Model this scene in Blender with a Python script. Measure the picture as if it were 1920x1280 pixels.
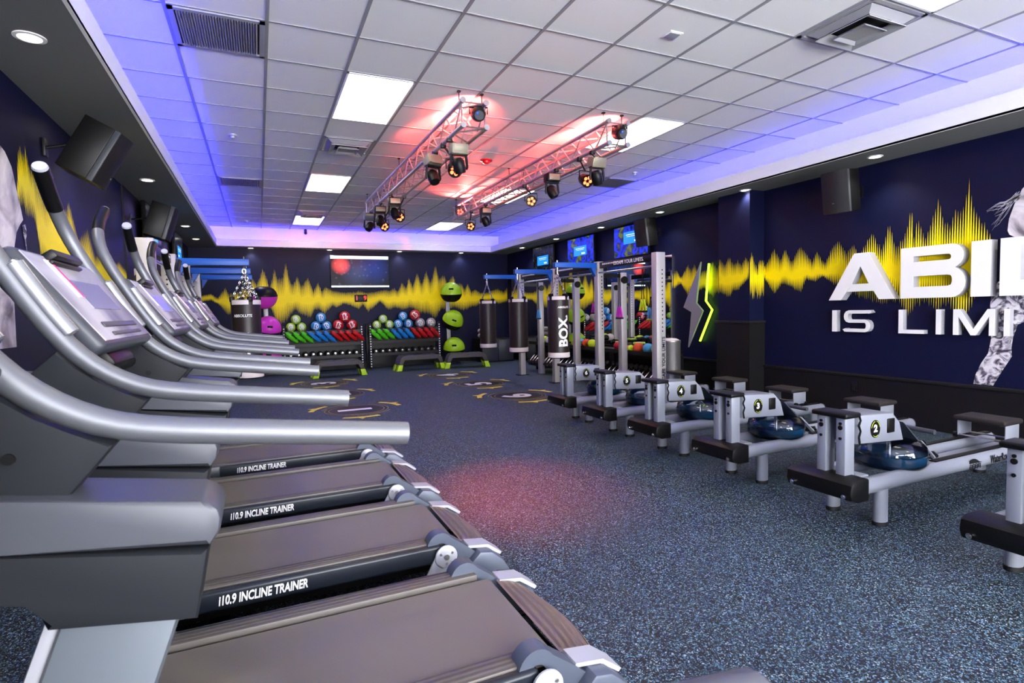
import bpy, bmesh, math, random
from mathutils import Matrix, Vector
PI = math.pi
for o in list(bpy.data.objects): bpy.data.objects.remove(o)
scene = bpy.context.scene
COL = scene.collection
rnd = random.Random(7)

# ------------------------------------------------------------------ camera
EYE = 1.36
yaw, pitch, roll, FPX = 0.4265, 0.0571, -0.0228, 1039.98
cy_, sy_ = math.cos(yaw), math.sin(yaw); cp_, sp_ = math.cos(pitch), math.sin(pitch); cr_, sr_ = math.cos(roll), math.sin(roll)
r0 = Vector((cy_, -sy_, 0)); fwd = Vector((sy_*cp_, cy_*cp_, -sp_)); u0 = Vector((sy_*sp_, cy_*sp_, cp_))
right = r0*cr_ + u0*sr_; up = u0*cr_ - r0*sr_
cam_d = bpy.data.cameras.new('camera'); cam = bpy.data.objects.new('camera', cam_d); COL.objects.link(cam)
cam_d.sensor_width = 36; cam_d.lens = FPX/1920*36; cam_d.clip_start = 0.02; cam_d.clip_end = 200
cam_d.dof.use_dof = True; cam_d.dof.focus_distance = 4.0; cam_d.dof.aperture_fstop = 11
M = Matrix((right, up, -fwd)).transposed().to_4x4(); M.translation = (0, 0, EYE)
cam.matrix_world = M
scene.camera = cam

# ------------------------------------------------------------------ world, exposure
w = bpy.data.worlds.new('daylight'); scene.world = w; w.use_nodes = True
bg = w.node_tree.nodes['Background']; bg.inputs[0].default_value = (0.96, 0.965, 1.0, 1); bg.inputs[1].default_value = 17.0
vs = scene.view_settings
vs.view_transform = 'Standard'; vs.look = 'None'; vs.gamma = 1; vs.use_curve_mapping = False; vs.exposure = 0.35
PANEL = 5.0        # fluorescent panels
STRIP = 105.0       # blue LED strips
DOWN = 36.0        # downlight watts
RED = 480.0

# ------------------------------------------------------------------ helpers
def lin(h):
    h = h.lstrip('#'); v = [int(h[i:i+2], 16)/255 for i in (0, 2, 4)]
    return tuple((x/12.92 if x <= .04045 else ((x+.055)/1.055)**2.4) for x in v) + (1,)
def mat(name, col, rough=.5, metal=0., spec=.5, emit=None, es=0., bump=0., bscale=200., trans=0., ior=1.45, coat=0., var=0., vscale=20.):
    m = bpy.data.materials.new(name); m.use_nodes = True; nt = m.node_tree; p = nt.nodes['Principled BSDF']
    c = lin(col) if isinstance(col, str) else tuple(col)+(1,)
    p.inputs['Base Color'].default_value = c; p.inputs['Roughness'].default_value = rough; p.inputs['Metallic'].default_value = metal
    p.inputs['Specular IOR Level'].default_value = spec; p.inputs['IOR'].default_value = ior
    p.inputs['Transmission Weight'].default_value = trans; p.inputs['Coat Weight'].default_value = coat
    if emit: p.inputs['Emission Color'].default_value = lin(emit); p.inputs['Emission Strength'].default_value = es
    if bump or var:
        tc = nt.nodes.new('ShaderNodeTexCoord'); n = nt.nodes.new('ShaderNodeTexNoise'); n.inputs['Scale'].default_value = bscale if bump else vscale
        nt.links.new(tc.outputs['Object'], n.inputs['Vector'])
        if bump:
            b = nt.nodes.new('ShaderNodeBump'); b.inputs['Strength'].default_value = bump; b.inputs['Distance'].default_value = .004
            nt.links.new(n.outputs[0], b.inputs['Height']); nt.links.new(b.outputs[0], p.inputs['Normal'])
        if var:
            mx = nt.nodes.new('ShaderNodeMix'); mx.data_type = 'RGBA'
            mx.inputs[6].default_value = tuple(x*(1-var) for x in c[:3])+(1,); mx.inputs[7].default_value = tuple(min(1, x*(1+var)) for x in c[:3])+(1,)
            nt.links.new(n.outputs[0], mx.inputs[0]); nt.links.new(mx.outputs[2], p.inputs['Base Color'])
    return m

class MB:
    def __init__(s): s.bm = bmesh.new()
    def mesh(s, vs_, fs, mtx=None):
        v = [s.bm.verts.new(mtx @ Vector(p) if mtx else p) for p in vs_]
        for f in fs:
            try: s.bm.faces.new([v[i] for i in f])
            except ValueError: pass
        return s
    def box(s, c, d, rot=None, bev=0, seg=2):
        r = bmesh.ops.create_cube(s.bm, size=1); vv = r['verts']
        mt = Matrix.Translation(c) @ (rot.to_4x4() if rot else Matrix.Identity(4)) @ Matrix.Diagonal((d[0], d[1], d[2], 1))
        bmesh.ops.transform(s.bm, matrix=mt, verts=vv)
        if bev:
            ee = list({e for v in vv for e in v.link_edges})
            bmesh.ops.bevel(s.bm, geom=ee, offset=bev, segments=seg, profile=.5, affect='EDGES', clamp_overlap=True)
        return s
    def box2(s, x0, x1, y0, y1, z0, z1, bev=0, seg=2):
        return s.box(((x0+x1)/2, (y0+y1)/2, (z0+z1)/2), (abs(x1-x0), abs(y1-y0), abs(z1-z0)), None, bev, seg)
    def bar(s, p0, p1, wd, ht, upv=(0, 0, 1), bev=0):
        p0, p1 = Vector(p0), Vector(p1); d = p1-p0; L = d.length; x = d.normalized(); y = Vector(upv).cross(x).normalized(); z = x.cross(y)
        return s.box((p0+p1)/2, (L, wd, ht), Matrix((x, y, z)).transposed(), bev)
    def tube(s, pts, r, seg=12, caps=True, closed=False):
        pts = [Vector(p) for p in pts]; n = len(pts); rs = r if isinstance(r, (list, tuple)) else [r]*n
        ts = []
        for i in range(n):
            a = pts[i-1] if (i > 0 or closed) else pts[i]; b = pts[(i+1) % n] if (i < n-1 or closed) else pts[i]
            ts.append((b-a).normalized())
        ref = Vector((0, 0, 1)) if abs(ts[0].z) < .9 else Vector((0, 1, 0))
        nrm = ts[0].cross(ref).normalized(); rings = []
        for i in range(n):
            nrm = (nrm - ts[i]*nrm.dot(ts[i])).normalized(); bn = ts[i].cross(nrm)
            rings.append([s.bm.verts.new(pts[i] + (nrm*math.cos(2*PI*k/seg) + bn*math.sin(2*PI*k/seg))*rs[i]) for k in range(seg)])
        for i in range(n if closed else n-1):
            A, B = rings[i], rings[(i+1) % n]
            for k in range(seg): s.bm.faces.new((A[k], A[(k+1) % seg], B[(k+1) % seg], B[k]))
        if caps and not closed: s.bm.faces.new(rings[0][::-1]); s.bm.faces.new(rings[-1])
        return s
    def cyl(s, p0, p1, r, r2=None, seg=16): return s.tube([p0, p1], [r, r if r2 is None else r2], seg)
    def lathe(s, prof, mtx=None, seg=24):
        mtx = mtx or Matrix.Identity(4); rings = []
        for r, z in prof:
            if r < 1e-5: rings.append([s.bm.verts.new(mtx @ Vector((0, 0, z)))])
            else: rings.append([s.bm.verts.new(mtx @ Vector((r*math.cos(2*PI*k/seg), r*math.sin(2*PI*k/seg), z))) for k in range(seg)])
        for A, B in zip(rings, rings[1:]):
            for k in range(seg):
                k2 = (k+1) % seg
                if len(A) == 1 and len(B) == 1: continue
                if len(A) == 1: s.bm.faces.new((A[0], B[k2], B[k]))
                elif len(B) == 1: s.bm.faces.new((A[k], A[k2], B[0]))
                else: s.bm.faces.new((A[k], A[k2], B[k2], B[k]))
        for R in (rings[0], rings[-1]):
            if len(R) > 1: s.bm.faces.new(R if R is rings[-1] else R[::-1])
        return s
    def sphere(s, c, r, sc=(1, 1, 1), rot=None, u=20, v=12):
        mt = Matrix.Translation(c) @ (rot.to_4x4() if rot else Matrix.Identity(4)) @ Matrix.Diagonal((r*sc[0], r*sc[1], r*sc[2], 1))
        bmesh.ops.create_uvsphere(s.bm, u_segments=u, v_segments=v, radius=1, matrix=mt); return s
    def prism(s, poly, f, d0, d1, bev=0):
        """poly 2d, f(u,v,d)->point"""
        A = [s.bm.verts.new(f(u, v, d0)) for u, v in poly]; B = [s.bm.verts.new(f(u, v, d1)) for u, v in poly]; n = len(poly)
        s.bm.faces.new(A[::-1]); s.bm.faces.new(B)
        es = []
        for i in range(n): s.bm.faces.new((A[i], A[(i+1) % n], B[(i+1) % n], B[i]))
        if bev:
            ee = [e for e in {e for v in A+B for e in v.link_edges} if (e.verts[0] in A) == (e.verts[1] in A)]
            bmesh.ops.bevel(s.bm, geom=ee, offset=bev, segments=2, profile=.5, affect='EDGES', clamp_overlap=True)
        return s
XZ = lambda u, v, d: (u, d, v)      # poly in x,z ; depth along y
YZ = lambda u, v, d: (d, u, v)      # poly in y,z ; depth along x
XY = lambda u, v, d: (u, v, d)

def obj(name, mb, m, parent=None, sharp=38, **kw):
    me = bpy.data.meshes.new(name)
    if isinstance(mb, MB):
        bmesh.ops.recalc_face_normals(mb.bm, faces=mb.bm.faces); mb.bm.to_mesh(me); mb.bm.free()
    else: me = mb
    if not me.materials: me.materials.append(m)
    for p in me.polygons: p.use_smooth = True
    me.set_sharp_from_angle(angle=math.radians(sharp))
    o = bpy.data.objects.new(name, me); COL.objects.link(o)
    if parent: o.parent = parent
    for k, v in kw.items(): o[k] = v
    return o
def thing(name, label, cat, loc=(0, 0, 0), rz=0., group=None, rot=None):
    o = bpy.data.objects.new(name, None); COL.objects.link(o); o.empty_display_size = .1
    o.location = loc; o.rotation_euler = rot or (0, 0, rz); o['label'] = label; o['category'] = cat
    if group: o['group'] = group
    return o
def tag(o, label, cat, group=None, kind=None):
    o['label'] = label; o['category'] = cat
    if group: o['group'] = group
    if kind: o['kind'] = kind
    return o
def struct(name, mb, m, **kw):
    o = obj(name, mb, m, **kw); o['kind'] = 'structure'; return o
def kids(o): return [c for c in COL.objects if c.parent == o]
def copy_tree(o, loc=None, rz=None, label=None, group=None, parent=None, swap=None, rot=None):
    c = o.copy(); COL.objects.link(c)
    if parent: c.parent = parent
    if loc is not None: c.location = loc
    if rz is not None: c.rotation_euler = (0, 0, rz)
    if rot is not None: c.rotation_euler = rot
    if label: c['label'] = label
    if group: c['group'] = group
    if swap and c.type == 'MESH':
        cur = c.data.materials[0]
        if cur in swap: c.data = c.data.copy(); c.data.materials[0] = swap[cur]
    for ch in kids(o): copy_tree(ch, parent=c, swap=swap)
    return c
def frame(o, r, u):
    r = Vector(r).normalized(); u = Vector(u).normalized(); n = r.cross(u)
    m = Matrix((r, u, n)).transposed().to_4x4(); m.translation = o; return m
def text_mesh(s, size, ext=.001, off=0., align='CENTER', shear=0., space=1., sx=1.):
    c = bpy.data.curves.new('t', 'FONT'); c.body = s; c.size = size; c.extrude = ext; c.offset = off; c.align_x = align; c.align_y = 'CENTER'
    c.shear = shear; c.space_character = space; c.resolution_u = 3
    o = bpy.data.objects.new('t', c); COL.objects.link(o)
    dg = bpy.context.evaluated_depsgraph_get(); me = bpy.data.meshes.new_from_object(o.evaluated_get(dg))
    bpy.data.objects.remove(o); bpy.data.curves.remove(c); me.materials.clear()
    if sx != 1: me.transform(Matrix.Diagonal((sx, 1, 1, 1)))
    return me
def fine(me, n=2):
    bm = bmesh.new(); bm.from_mesh(me); bmesh.ops.triangulate(bm, faces=bm.faces)
    bmesh.ops.subdivide_edges(bm, edges=bm.edges, cuts=n, use_grid_fill=True); bmesh.ops.triangulate(bm, faces=bm.faces); bm.to_mesh(me); bm.free(); return me
def text(name, s, size, m, mtx, parent=None, **kw):
    me = text_mesh(s, size, **kw); me.transform(mtx); me.name = name
    return obj(name, me, m, parent)
def spot(name, parent, loc, target, watts, col, size=1.2, blend=.6, rad=.05):
    d = bpy.data.lights.new(name, 'SPOT'); d.energy = watts; d.color = col; d.spot_size = size; d.spot_blend = blend; d.shadow_soft_size = rad
    o = bpy.data.objects.new(name, d); COL.objects.link(o); o.location = loc
    o.rotation_euler = (Vector(target)-Vector(loc)).to_track_quat('-Z', 'Y').to_euler()
    if parent: o.parent = parent
    return o

# ------------------------------------------------------------------ materials
def floor_mat():
    m = bpy.data.materials.new('speckled_rubber'); m.use_nodes = True; nt = m.node_tree; p = nt.nodes['Principled BSDF']; L = nt.links
    tc = nt.nodes.new('ShaderNodeTexCoord'); v = nt.nodes.new('ShaderNodeTexVoronoi'); v.inputs['Scale'].default_value = 210
    nz = nt.nodes.new('ShaderNodeTexNoise'); nz.inputs['Scale'].default_value = 60
    L.new(tc.outputs['Object'], nz.inputs['Vector'])
    ad = nt.nodes.new('ShaderNodeMixRGB'); ad.inputs[0].default_value = .02; L.new(tc.outputs['Object'], ad.inputs[1]); L.new(nz.outputs[1], ad.inputs[2])
    L.new(ad.outputs[0], v.inputs['Vector'])
    sp = nt.nodes.new('ShaderNodeSeparateColor'); L.new(v.outputs['Color'], sp.inputs[0])
    r = nt.nodes.new('ShaderNodeValToRGB'); L.new(sp.outputs[0], r.inputs[0]); r.color_ramp.interpolation = 'CONSTANT'
    e = r.color_ramp.elements; e[0].position = 0; e[0].color = lin('#121419'); e[1].position = .55; e[1].color = lin('#22262c')
    a = e.new(.70); a.color = lin('#405d6d'); b = e.new(.86); b.color = lin('#5d8396'); c = e.new(.95); c.color = lin('#95a5af')
    L.new(r.outputs[0], p.inputs['Base Color']); p.inputs['Roughness'].default_value = .55; p.inputs['Specular IOR Level'].default_value = .35
    bp = nt.nodes.new('ShaderNodeBump'); bp.inputs['Strength'].default_value = .25; bp.inputs['Distance'].default_value = .002
    L.new(v.outputs['Distance'], bp.inputs['Height']); L.new(bp.outputs[0], p.inputs['Normal'])
    return m
def stripe_mat(name, c1, c2, scale, axis='Y', rough=.5):
    m = bpy.data.materials.new(name); m.use_nodes = True; nt = m.node_tree; p = nt.nodes['Principled BSDF']; L = nt.links
    tc = nt.nodes.new('ShaderNodeTexCoord'); w_ = nt.nodes.new('ShaderNodeTexWave'); w_.bands_direction = axis; w_.inputs['Scale'].default_value = scale; w_.inputs['Distortion'].default_value = 0
    L.new(tc.outputs['Object'], w_.inputs['Vector']); r = nt.nodes.new('ShaderNodeValToRGB'); L.new(w_.outputs[0], r.inputs[0])
    r.color_ramp.elements[0].color = lin(c1); r.color_ramp.elements[1].color = lin(c2); L.new(r.outputs[0], p.inputs['Base Color']); p.inputs['Roughness'].default_value = rough
    bp = nt.nodes.new('ShaderNodeBump'); bp.inputs['Strength'].default_value = .4; bp.inputs['Distance'].default_value = .003; L.new(w_.outputs[0], bp.inputs['Height']); L.new(bp.outputs[0], p.inputs['Normal'])
    return m
def print_mat(name, stops, scale, detail=4, dist=1.2):
    m = bpy.data.materials.new(name); m.use_nodes = True; nt = m.node_tree; p = nt.nodes['Principled BSDF']; L = nt.links
    tc = nt.nodes.new('ShaderNodeTexCoord'); n = nt.nodes.new('ShaderNodeTexNoise'); n.inputs['Scale'].default_value = scale; n.inputs['Detail'].default_value = detail; n.inputs['Distortion'].default_value = dist
    L.new(tc.outputs['Object'], n.inputs['Vector']); r = nt.nodes.new('ShaderNodeValToRGB'); L.new(n.outputs[0], r.inputs[0])
    e = r.color_ramp.elements
    e[0].position, e[0].color = stops[0][0], lin(stops[0][1]); e[1].position, e[1].color = stops[-1][0], lin(stops[-1][1])
    for ps, cl in stops[1:-1]: x = e.new(ps); x.color = lin(cl)
    L.new(r.outputs[0], p.inputs['Base Color']); p.inputs['Roughness'].default_value = .5
    return m
def screen_mat(name, stops, scale, es=1.0):
    m = print_mat(name, stops, scale, 3, .6); nt = m.node_tree; p = nt.nodes['Principled BSDF']; r = [n for n in nt.nodes if n.type == 'VALTORGB'][0]
    nt.links.new(r.outputs[0], p.inputs['Emission Color']); p.inputs['Emission Strength'].default_value = es; p.inputs['Roughness'].default_value = .2; p.inputs['Specular IOR Level'].default_value = .2
    p.inputs['Base Color'].default_value = (0, 0, 0, 1)
    for l in list(p.inputs['Base Color'].links): nt.links.remove(l)
    return m
m_floor = floor_mat()
m_wall = mat('navy_vinyl', (.0038, .0055, .028), .5, spec=.2, bump=.03, bscale=300)
m_wain = mat('black_wainscot', '#121113', .5, spec=.3)
m_rail = mat('dark_rail', '#1d1c1e', .4, spec=.3)
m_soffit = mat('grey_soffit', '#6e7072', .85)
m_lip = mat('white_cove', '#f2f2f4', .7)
m_tile = mat('ceiling_tile', '#f4f3f4', .95, bump=.15, bscale=260)
m_grid = mat('grid_metal', '#98989b', .5)
m_yel = mat('wave_yellow', '#ffe404', .45, spec=.2)
m_mirror = mat('mirror_glass', (.80, .82, .82), .01, metal=1.)
m_panel = mat('light_diffuser', '#fffdf2', .5, emit='#fff6e0', es=PANEL)
m_strip = mat('blue_led', '#2020ff', .5, emit='#2626ff', es=STRIP)
m_dl = mat('downlight_lens', '#fff6e6', .5, emit='#fff0d8', es=9)
m_white = mat('white_paint', '#e9e9ec', .4)
m_sign = mat('sign_face', '#f2f2f4', .45)
m_signside = mat('sign_side', '#a6a6ac', .5)
m_black = mat('black_plastic', '#0a0a0b', .42, spec=.3)
m_blackm = mat('black_metal', '#0f0f11', .4, spec=.35)
m_grille = mat('speaker_grille', '#0d0d0f', .6, bump=.3, bscale=900)
m_dgrey = mat('dark_grey_plastic', '#3a3d44', .42)
m_panelg = mat('graphite_panel', '#1d1f23', .5, spec=.3)
m_cowl = mat('silver_grey_cowl', '#474950', .42, metal=.1)
m_tubeg = mat('gunmetal_tube', '#6c6e73', .46, metal=.6)
m_silver = mat('silver_paint', '#5d646b', .42, metal=.15)
m_chrome = mat('chrome', '#d8d8da', .15, metal=1.)
m_steel = mat('brushed_steel', '#a9a6a4', .32, metal=.85, bump=.02)
m_post = mat('post_steel', '#b9b6b4', .42, metal=.35)
m_beam = mat('navy_grey_beam', '#1e232c', .33, metal=.1)
m_belt = mat('running_belt', '#67615b', .40, bump=.25, bscale=500, var=.12, vscale=6)
m_foot = stripe_mat('ribbed_foot_rail', '#45413e', '#5b5652', 14, 'Y', .45)
m_step = mat('bronze_step', '#6a5c53', .38)
m_cap = mat('pale_end_cap', '#a9aab2', .38, metal=.15)
m_hinge = mat('blue_grey_hinge', '#525967', .4, metal=.2)
m_wht = mat('lettering_white', '#eeeeee', .5)
m_blk = mat('lettering_black', '#0c0c10', .5)
m_rower = mat('rower_grey', '#878b96', .33, metal=.1)
m_rubber = mat('rubber', '#141416', .6)
m_seat = mat('seat_pad', '#221e1e', .6, spec=.3, bump=.1)
m_water = mat('blue_water', (.011, .125, .28), .05, trans=.25, ior=1.33)
def tank_mat():
    m = bpy.data.materials.new('tank_plastic'); m.use_nodes = True; nt = m.node_tree; nt.nodes.remove(nt.nodes['Principled BSDF']); L = nt.links; out = nt.nodes['Material Output']
    f = nt.nodes.new('ShaderNodeFresnel'); f.inputs[0].default_value = 1.75; t = nt.nodes.new('ShaderNodeBsdfTransparent'); t.inputs[0].default_value = (.84, .87, .92, 1)
    gl = nt.nodes.new('ShaderNodeBsdfGlossy'); gl.inputs['Roughness'].default_value = .06; mx = nt.nodes.new('ShaderNodeMixShader')
    L.new(f.outputs[0], mx.inputs[0]); L.new(t.outputs[0], mx.inputs[1]); L.new(gl.outputs[0], mx.inputs[2]); L.new(mx.outputs[0], out.inputs[0]); return m
m_glass = tank_mat()
m_deck_g = mat('trough_grey', '#8d909b', .45)
m_bag = mat('bag_leather', '#231b1b', .42, bump=.1, bscale=120)
m_bagw = mat('bag_band', '#d9cfcc', .5)
m_blue = mat('blue_arm', '#1257b4', .4)
m_lime = mat('lime', '#b6e010', .45)
m_pink = mat('magenta', '#cf2fc0', .4)
m_red = mat('red', '#c8171d', .45)
m_bluei = mat('item_blue', '#1f7fd0', .45)
m_green = mat('green_bag', '#52c91a', .5)
m_limeb = mat('lime_ball', '#9fc83a', .5, bump=.1)
m_greyb = mat('grey_ball', '#9a9490', .5, bump=.1)
m_bluel = mat('ball_blue', '#2f8ed0', .5, bump=.1)
m_orange = mat('orange', '#e2501c', .5)
m_yelg = mat('yellow_green', '#d2e81e', .5)
m_sky = mat('light_blue', '#4fa8e0', .5)
m_truss = mat('truss_alu', '#c4c4ca', .3, metal=.8)
m_khaki = mat('khaki_housing', '#8c8571', .45, metal=.3)
m_led = mat('led_on', '#ff7040', .4, emit='#ff6a3c', es=4)
m_ledhot = mat('led_hot', '#ff3020', .4, emit='#ff2a20', es=18)
m_dec = mat('deck_grey', '#4a4746', .6, bump=.2)
m_bolt = mat('bolt_face', '#8f8b92', .4, metal=.3)
m_neon = mat('neon_green', '#a8ff30', .4, emit='#a6f52a', es=4.5)
m_plug = mat('blue_plug', '#1c5ed8', .4)
m_vent = mat('vent_metal', '#b2b3b7', .45, metal=.4)
m_vdark = mat('vent_dark', '#15151a', .6)
m_smoke = mat('red_alarm', '#a81220', .35)

# ------------------------------------------------------------------ room
XL, XR, YB, YF, ZS, ZC = -1.38, 6.37, 14.2, -3.6, 2.904, 3.383
LIP_L, LIP_R, LIP_B, LIP_T = -.78, 5.77, 13.95, 3.08
FACE_L, FACE_R, FACE_B = -1.11, 6.10, 14.19
T = .6096
cx = lambda i: (i-.77)*T
ry = lambda j: (j+5.9893)*T
struct('floor', MB().box2(XL-.2, XR+.2, YF, YB+.2, -.1, 0), m_floor)
struct('wall_left', MB().box2(XL-.15, XL, YF, YB+.15, 0, 3.6), m_wall)
struct('wall_right', MB().box2(XR, XR+.15, YF, YB+.15, 0, 3.6), m_wall)
struct('wall_back', MB().box2(XL, XR, YB, YB+.15, 0, 3.6), m_wall)
# unseen front wall with bars, opened up so daylight brightens the near end
struct('wall_front', MB().box2(XL, XR, YF-.15, YF, 0, .35).box2(XL, XR, YF-.15, YF, 3.1, 3.6).box2(XL, XL+.35, YF-.15, YF, .35, 3.1).box2(XR-.35, XR, YF-.15, YF, .35, 3.1), m_wall)
for k, x in enumerate((.55, 2.5, 4.45)): struct('trim_%d' % (k+1), MB().box2(x-.05, x+.05, YF-.1, YF, .35, 3.1), m_rail)
struct('ceiling', MB().box2(XL-.1, XR+.1, YF, YB+.1, ZC, ZC+.08), m_tile)
g = MB()
for i in range(-1, 12):
    x = cx(i)
    if FACE_L < x < FACE_R: g.box2(x-.012, x+.012, YF, FACE_B, ZC-.006, ZC+.001)
for j in range(-11, 18):
    y = ry(j)
    if YF < y < FACE_B: g.box2(FACE_L, FACE_R, y-.0085, y+.0085, ZC-.0055, ZC+.001)
struct('trim_4', g, m_grid)
def ring(x0l, x0r, y0, x1l, x1r, y1, z0, z1):   # left, right, back strips
    return MB().box2(x0l, x1l, YF, y1, z0, z1).box2(x1r, x0r, YF, y1, z0, z1).box2(x0l, x0r, y1, y0, z0, z1)
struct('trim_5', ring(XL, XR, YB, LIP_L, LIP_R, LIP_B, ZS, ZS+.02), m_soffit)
struct('trim_6', ring(LIP_L-.02, LIP_R+.02, LIP_B+.02, LIP_L, LIP_R, LIP_B, ZS-.001, LIP_T), m_lip)
struct('trim_7', MB().box2(XL, FACE_L, YF, YB, ZS+.02, ZC).box2(FACE_R, XR, YF, YB, ZS+.02, ZC).box2(FACE_L, FACE_R, FACE_B, YB, ZS+.02, ZC), m_lip)
for nm, lb, b in (('left', 'left wall', (-1.005, -.985, YF, 13.9)), ('right', 'lettered right wall', (5.855, 5.875, YF, 13.9)), ('back', 'back wall', (-.9, 5.85, 14.02, 14.04))):
    o = obj('led_strip', MB().box2(b[0], b[1], b[2], b[3], ZS+.025, ZS+.04), m_strip)
    tag(o, 'blue glowing LED strip hidden in the ceiling cove along the %s' % lb, 'light strip')
# wainscot and rails
PX, PY0, PY1 = 6.10, 5.56, 6.12
struct('wall_pillar', MB().box2(PX, XR, PY0, PY1, 0, ZS), m_wall)
struct('trim_8', MB().box2(PX-.02, XR, PY0-.02, PY1+.02, 0, 1.10), m_wain)
struct('trim_9', MB().box2(PX-.04, XR, PY0-.04, PY1+.04, 1.10, 1.135, .006), m_rail)
struct('baseboard_right', MB().box2(XR-.015, XR, YF, PY0-.02, 0, .485).box2(XR-.015, XR, PY1+.02, 7.38, 0, .485), m_wain)
struct('trim_10', MB().box2(XR-.035, XR, YF, PY0-.02, .485, .52, .006).box2(XR-.035, XR, PY1+.02, 7.38, .485, .52, .006), m_rail)
struct('baseboard_back', MB().box2(XL, XR, YB-.015, YB, 0, .15), m_wain)
struct('baseboard_left', MB().box2(XL, XL+.015, YF, YB, 0, .15), m_wain)
for x, y, z, l in ((XR-.02, 4.25, .36, 'small black outlet plate on the dark wainscot below the white letter A'),):
    o = thing('outlet_plate', l, 'outlet', (x, y, z)); obj('plate', MB().box2(-.008, .005, -.035, .035, -.055, .055, .003), m_black, o); obj('socket', MB().box2(-.011, -.007, -.02, .02, -.04, -.005).box2(-.011, -.007, -.02, .02, .005, .04), m_blk, o)
o = obj('wall_mirror', MB().box2(XR-.03, XR-.001, 7.40, 13.9, .05, 2.22), m_mirror); tag(o, 'wide wall mirror behind the steel training rack', 'mirror')
struct('trim_11', MB().box2(XL, XL+.012, 7.75, 14.2, .15, ZS), m_wain)

# ------------------------------------------------------------------ wall graphics
BT = [(-1.3, 1.8), (-0.96, 1.88), (-0.83, 1.78), (-0.67, 2.03), (-0.6, 1.88), (-0.4, 1.93), (-0.24, 2.05), (-0.11, 2.25), (-0.01, 2.1), (0.13, 2.5), (0.19, 2.33), (0.26, 2.02), (0.38, 2.51), (0.43, 2.23), (0.55, 2.28), (0.63, 2.64), (0.7, 2.23), (0.76, 2.07), (0.87, 2.31), (0.95, 2.05), (1.11, 2.26), (1.22, 1.94), (1.34, 2.15), (1.42, 1.92), (1.5, 2.05), (1.67, 1.94), (1.92, 1.89), (2.24, 1.91), (2.29, 1.94), (2.47, 1.88), (2.71, 1.91), (2.93, 1.96), (3.07, 1.93), (3.18, 2.01), (3.26, 1.9), (3.38, 2.15), (3.49, 2.01), (3.56, 2.29), (3.66, 2.04), (3.79, 2.43), (3.89, 2.1), (4.03, 2.46), (4.13, 2.15), (4.19, 2.29), (4.29, 2.65), (4.37, 2.24), (4.52, 2.35), (4.6, 2.12), (4.77, 2.35), (4.84, 2.12), (5.01, 2.12), (5.08, 1.95), (5.17, 2.12), (5.27, 1.89), (5.4, 1.95), (5.52, 1.86), (5.74, 1.86), (6.04, 1.97), (6.23, 1.88), (6.36, 2.03)]
BB = [(-1.3, 1.66), (-0.97, 1.71), (-0.83, 1.64), (-0.64, 1.36), (-0.26, 1.5), (0.1, 1.6), (0.28, 1.47), (0.38, 1.06), (0.55, 1.15), (0.65, 1.25), (0.78, 1.46), (0.9, 1.35), (1.04, 1.3), (1.11, 1.22), (1.25, 1.47), (1.35, 1.44), (1.47, 1.34), (1.65, 1.54), (1.75, 1.49), (1.91, 1.59), (2.09, 1.54), (2.24, 1.45), (2.27, 1.43), (2.38, 1.56), (2.5, 1.37), (2.7, 1.53), (2.81, 1.63), (2.99, 1.41), (3.19, 1.46), (3.41, 1.4), (3.61, 1.45), (3.81, 1.31), (4.04, 1.27), (4.27, 1.12), (4.4, 1.38), (4.64, 1.4), (4.82, 1.43), (5.0, 1.34), (5.16, 1.39), (5.29, 1.45), (5.41, 1.45), (5.58, 1.62), (5.87, 1.62), (6.06, 1.52), (6.36, 1.58)]
RT = [(7.38, 1.93), (7.32, 1.97), (7.21, 1.83), (7.05, 2.04), (6.97, 1.94), (6.9, 2.03), (6.81, 1.89), (6.64, 1.92), (6.51, 2.05), (6.42, 1.92), (6.33, 2.05), (6.26, 1.89), (6.18, 1.92), (6.1, 2.05), (6.0, 1.93), (5.92, 2.06), (5.83, 1.93), (5.76, 1.99), (5.7, 1.91), (5.62, 2.02), (5.54, 1.89), (5.46, 2.01), (5.39, 2.12), (5.29, 1.95), (5.22, 2.1), (5.12, 1.91), (5.0, 2.11), (4.89, 1.98), (4.82, 1.88), (4.77, 2.02), (4.65, 1.85), (4.56, 2.04), (4.47, 2.11), (4.38, 1.95), (4.29, 2.04), (4.22, 1.91), (4.13, 2.08), (4.07, 2.15), (3.96, 1.95), (3.89, 2.24), (3.81, 1.96), (3.72, 2.09), (3.66, 2.38), (3.63, 2.03), (3.6, 2.25), (3.52, 2.02), (3.47, 2.17), (3.44, 2.3), (3.4, 2.43), (3.35, 2.17), (3.29, 2.14), (3.25, 2.28), (3.21, 2.24), (3.18, 2.29), (3.14, 2.58), (3.09, 2.27), (3.04, 2.16), (2.99, 2.08), (2.95, 1.97), (2.92, 1.8), (2.9, 1.71)]
RB = [(7.39, 1.64), (7.21, 1.72), (7.05, 1.49), (6.93, 1.6), (6.81, 1.57), (6.69, 1.63), (6.5, 1.46), (6.42, 1.54), (6.34, 1.49), (6.18, 1.57), (6.0, 1.48), (5.9, 1.45), (5.83, 1.56), (5.76, 1.54), (5.63, 1.66), (5.55, 1.71), (5.38, 1.47), (5.26, 1.62), (5.12, 1.56), (4.99, 1.47), (4.9, 1.65), (4.78, 1.62), (4.67, 1.68), (4.55, 1.58), (4.42, 1.49), (4.21, 1.39), (4.07, 1.34), (3.91, 1.3), (3.79, 1.34), (3.67, 1.13), (3.62, 1.25), (3.51, 1.33), (3.4, 1.21), (3.29, 1.31), (3.17, 0.95), (3.13, 1.14), (3.08, 1.29), (3.01, 1.43), (2.94, 1.5), (2.92, 1.61), (2.9, 1.68)]
RT.reverse(); RB.reverse()
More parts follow.
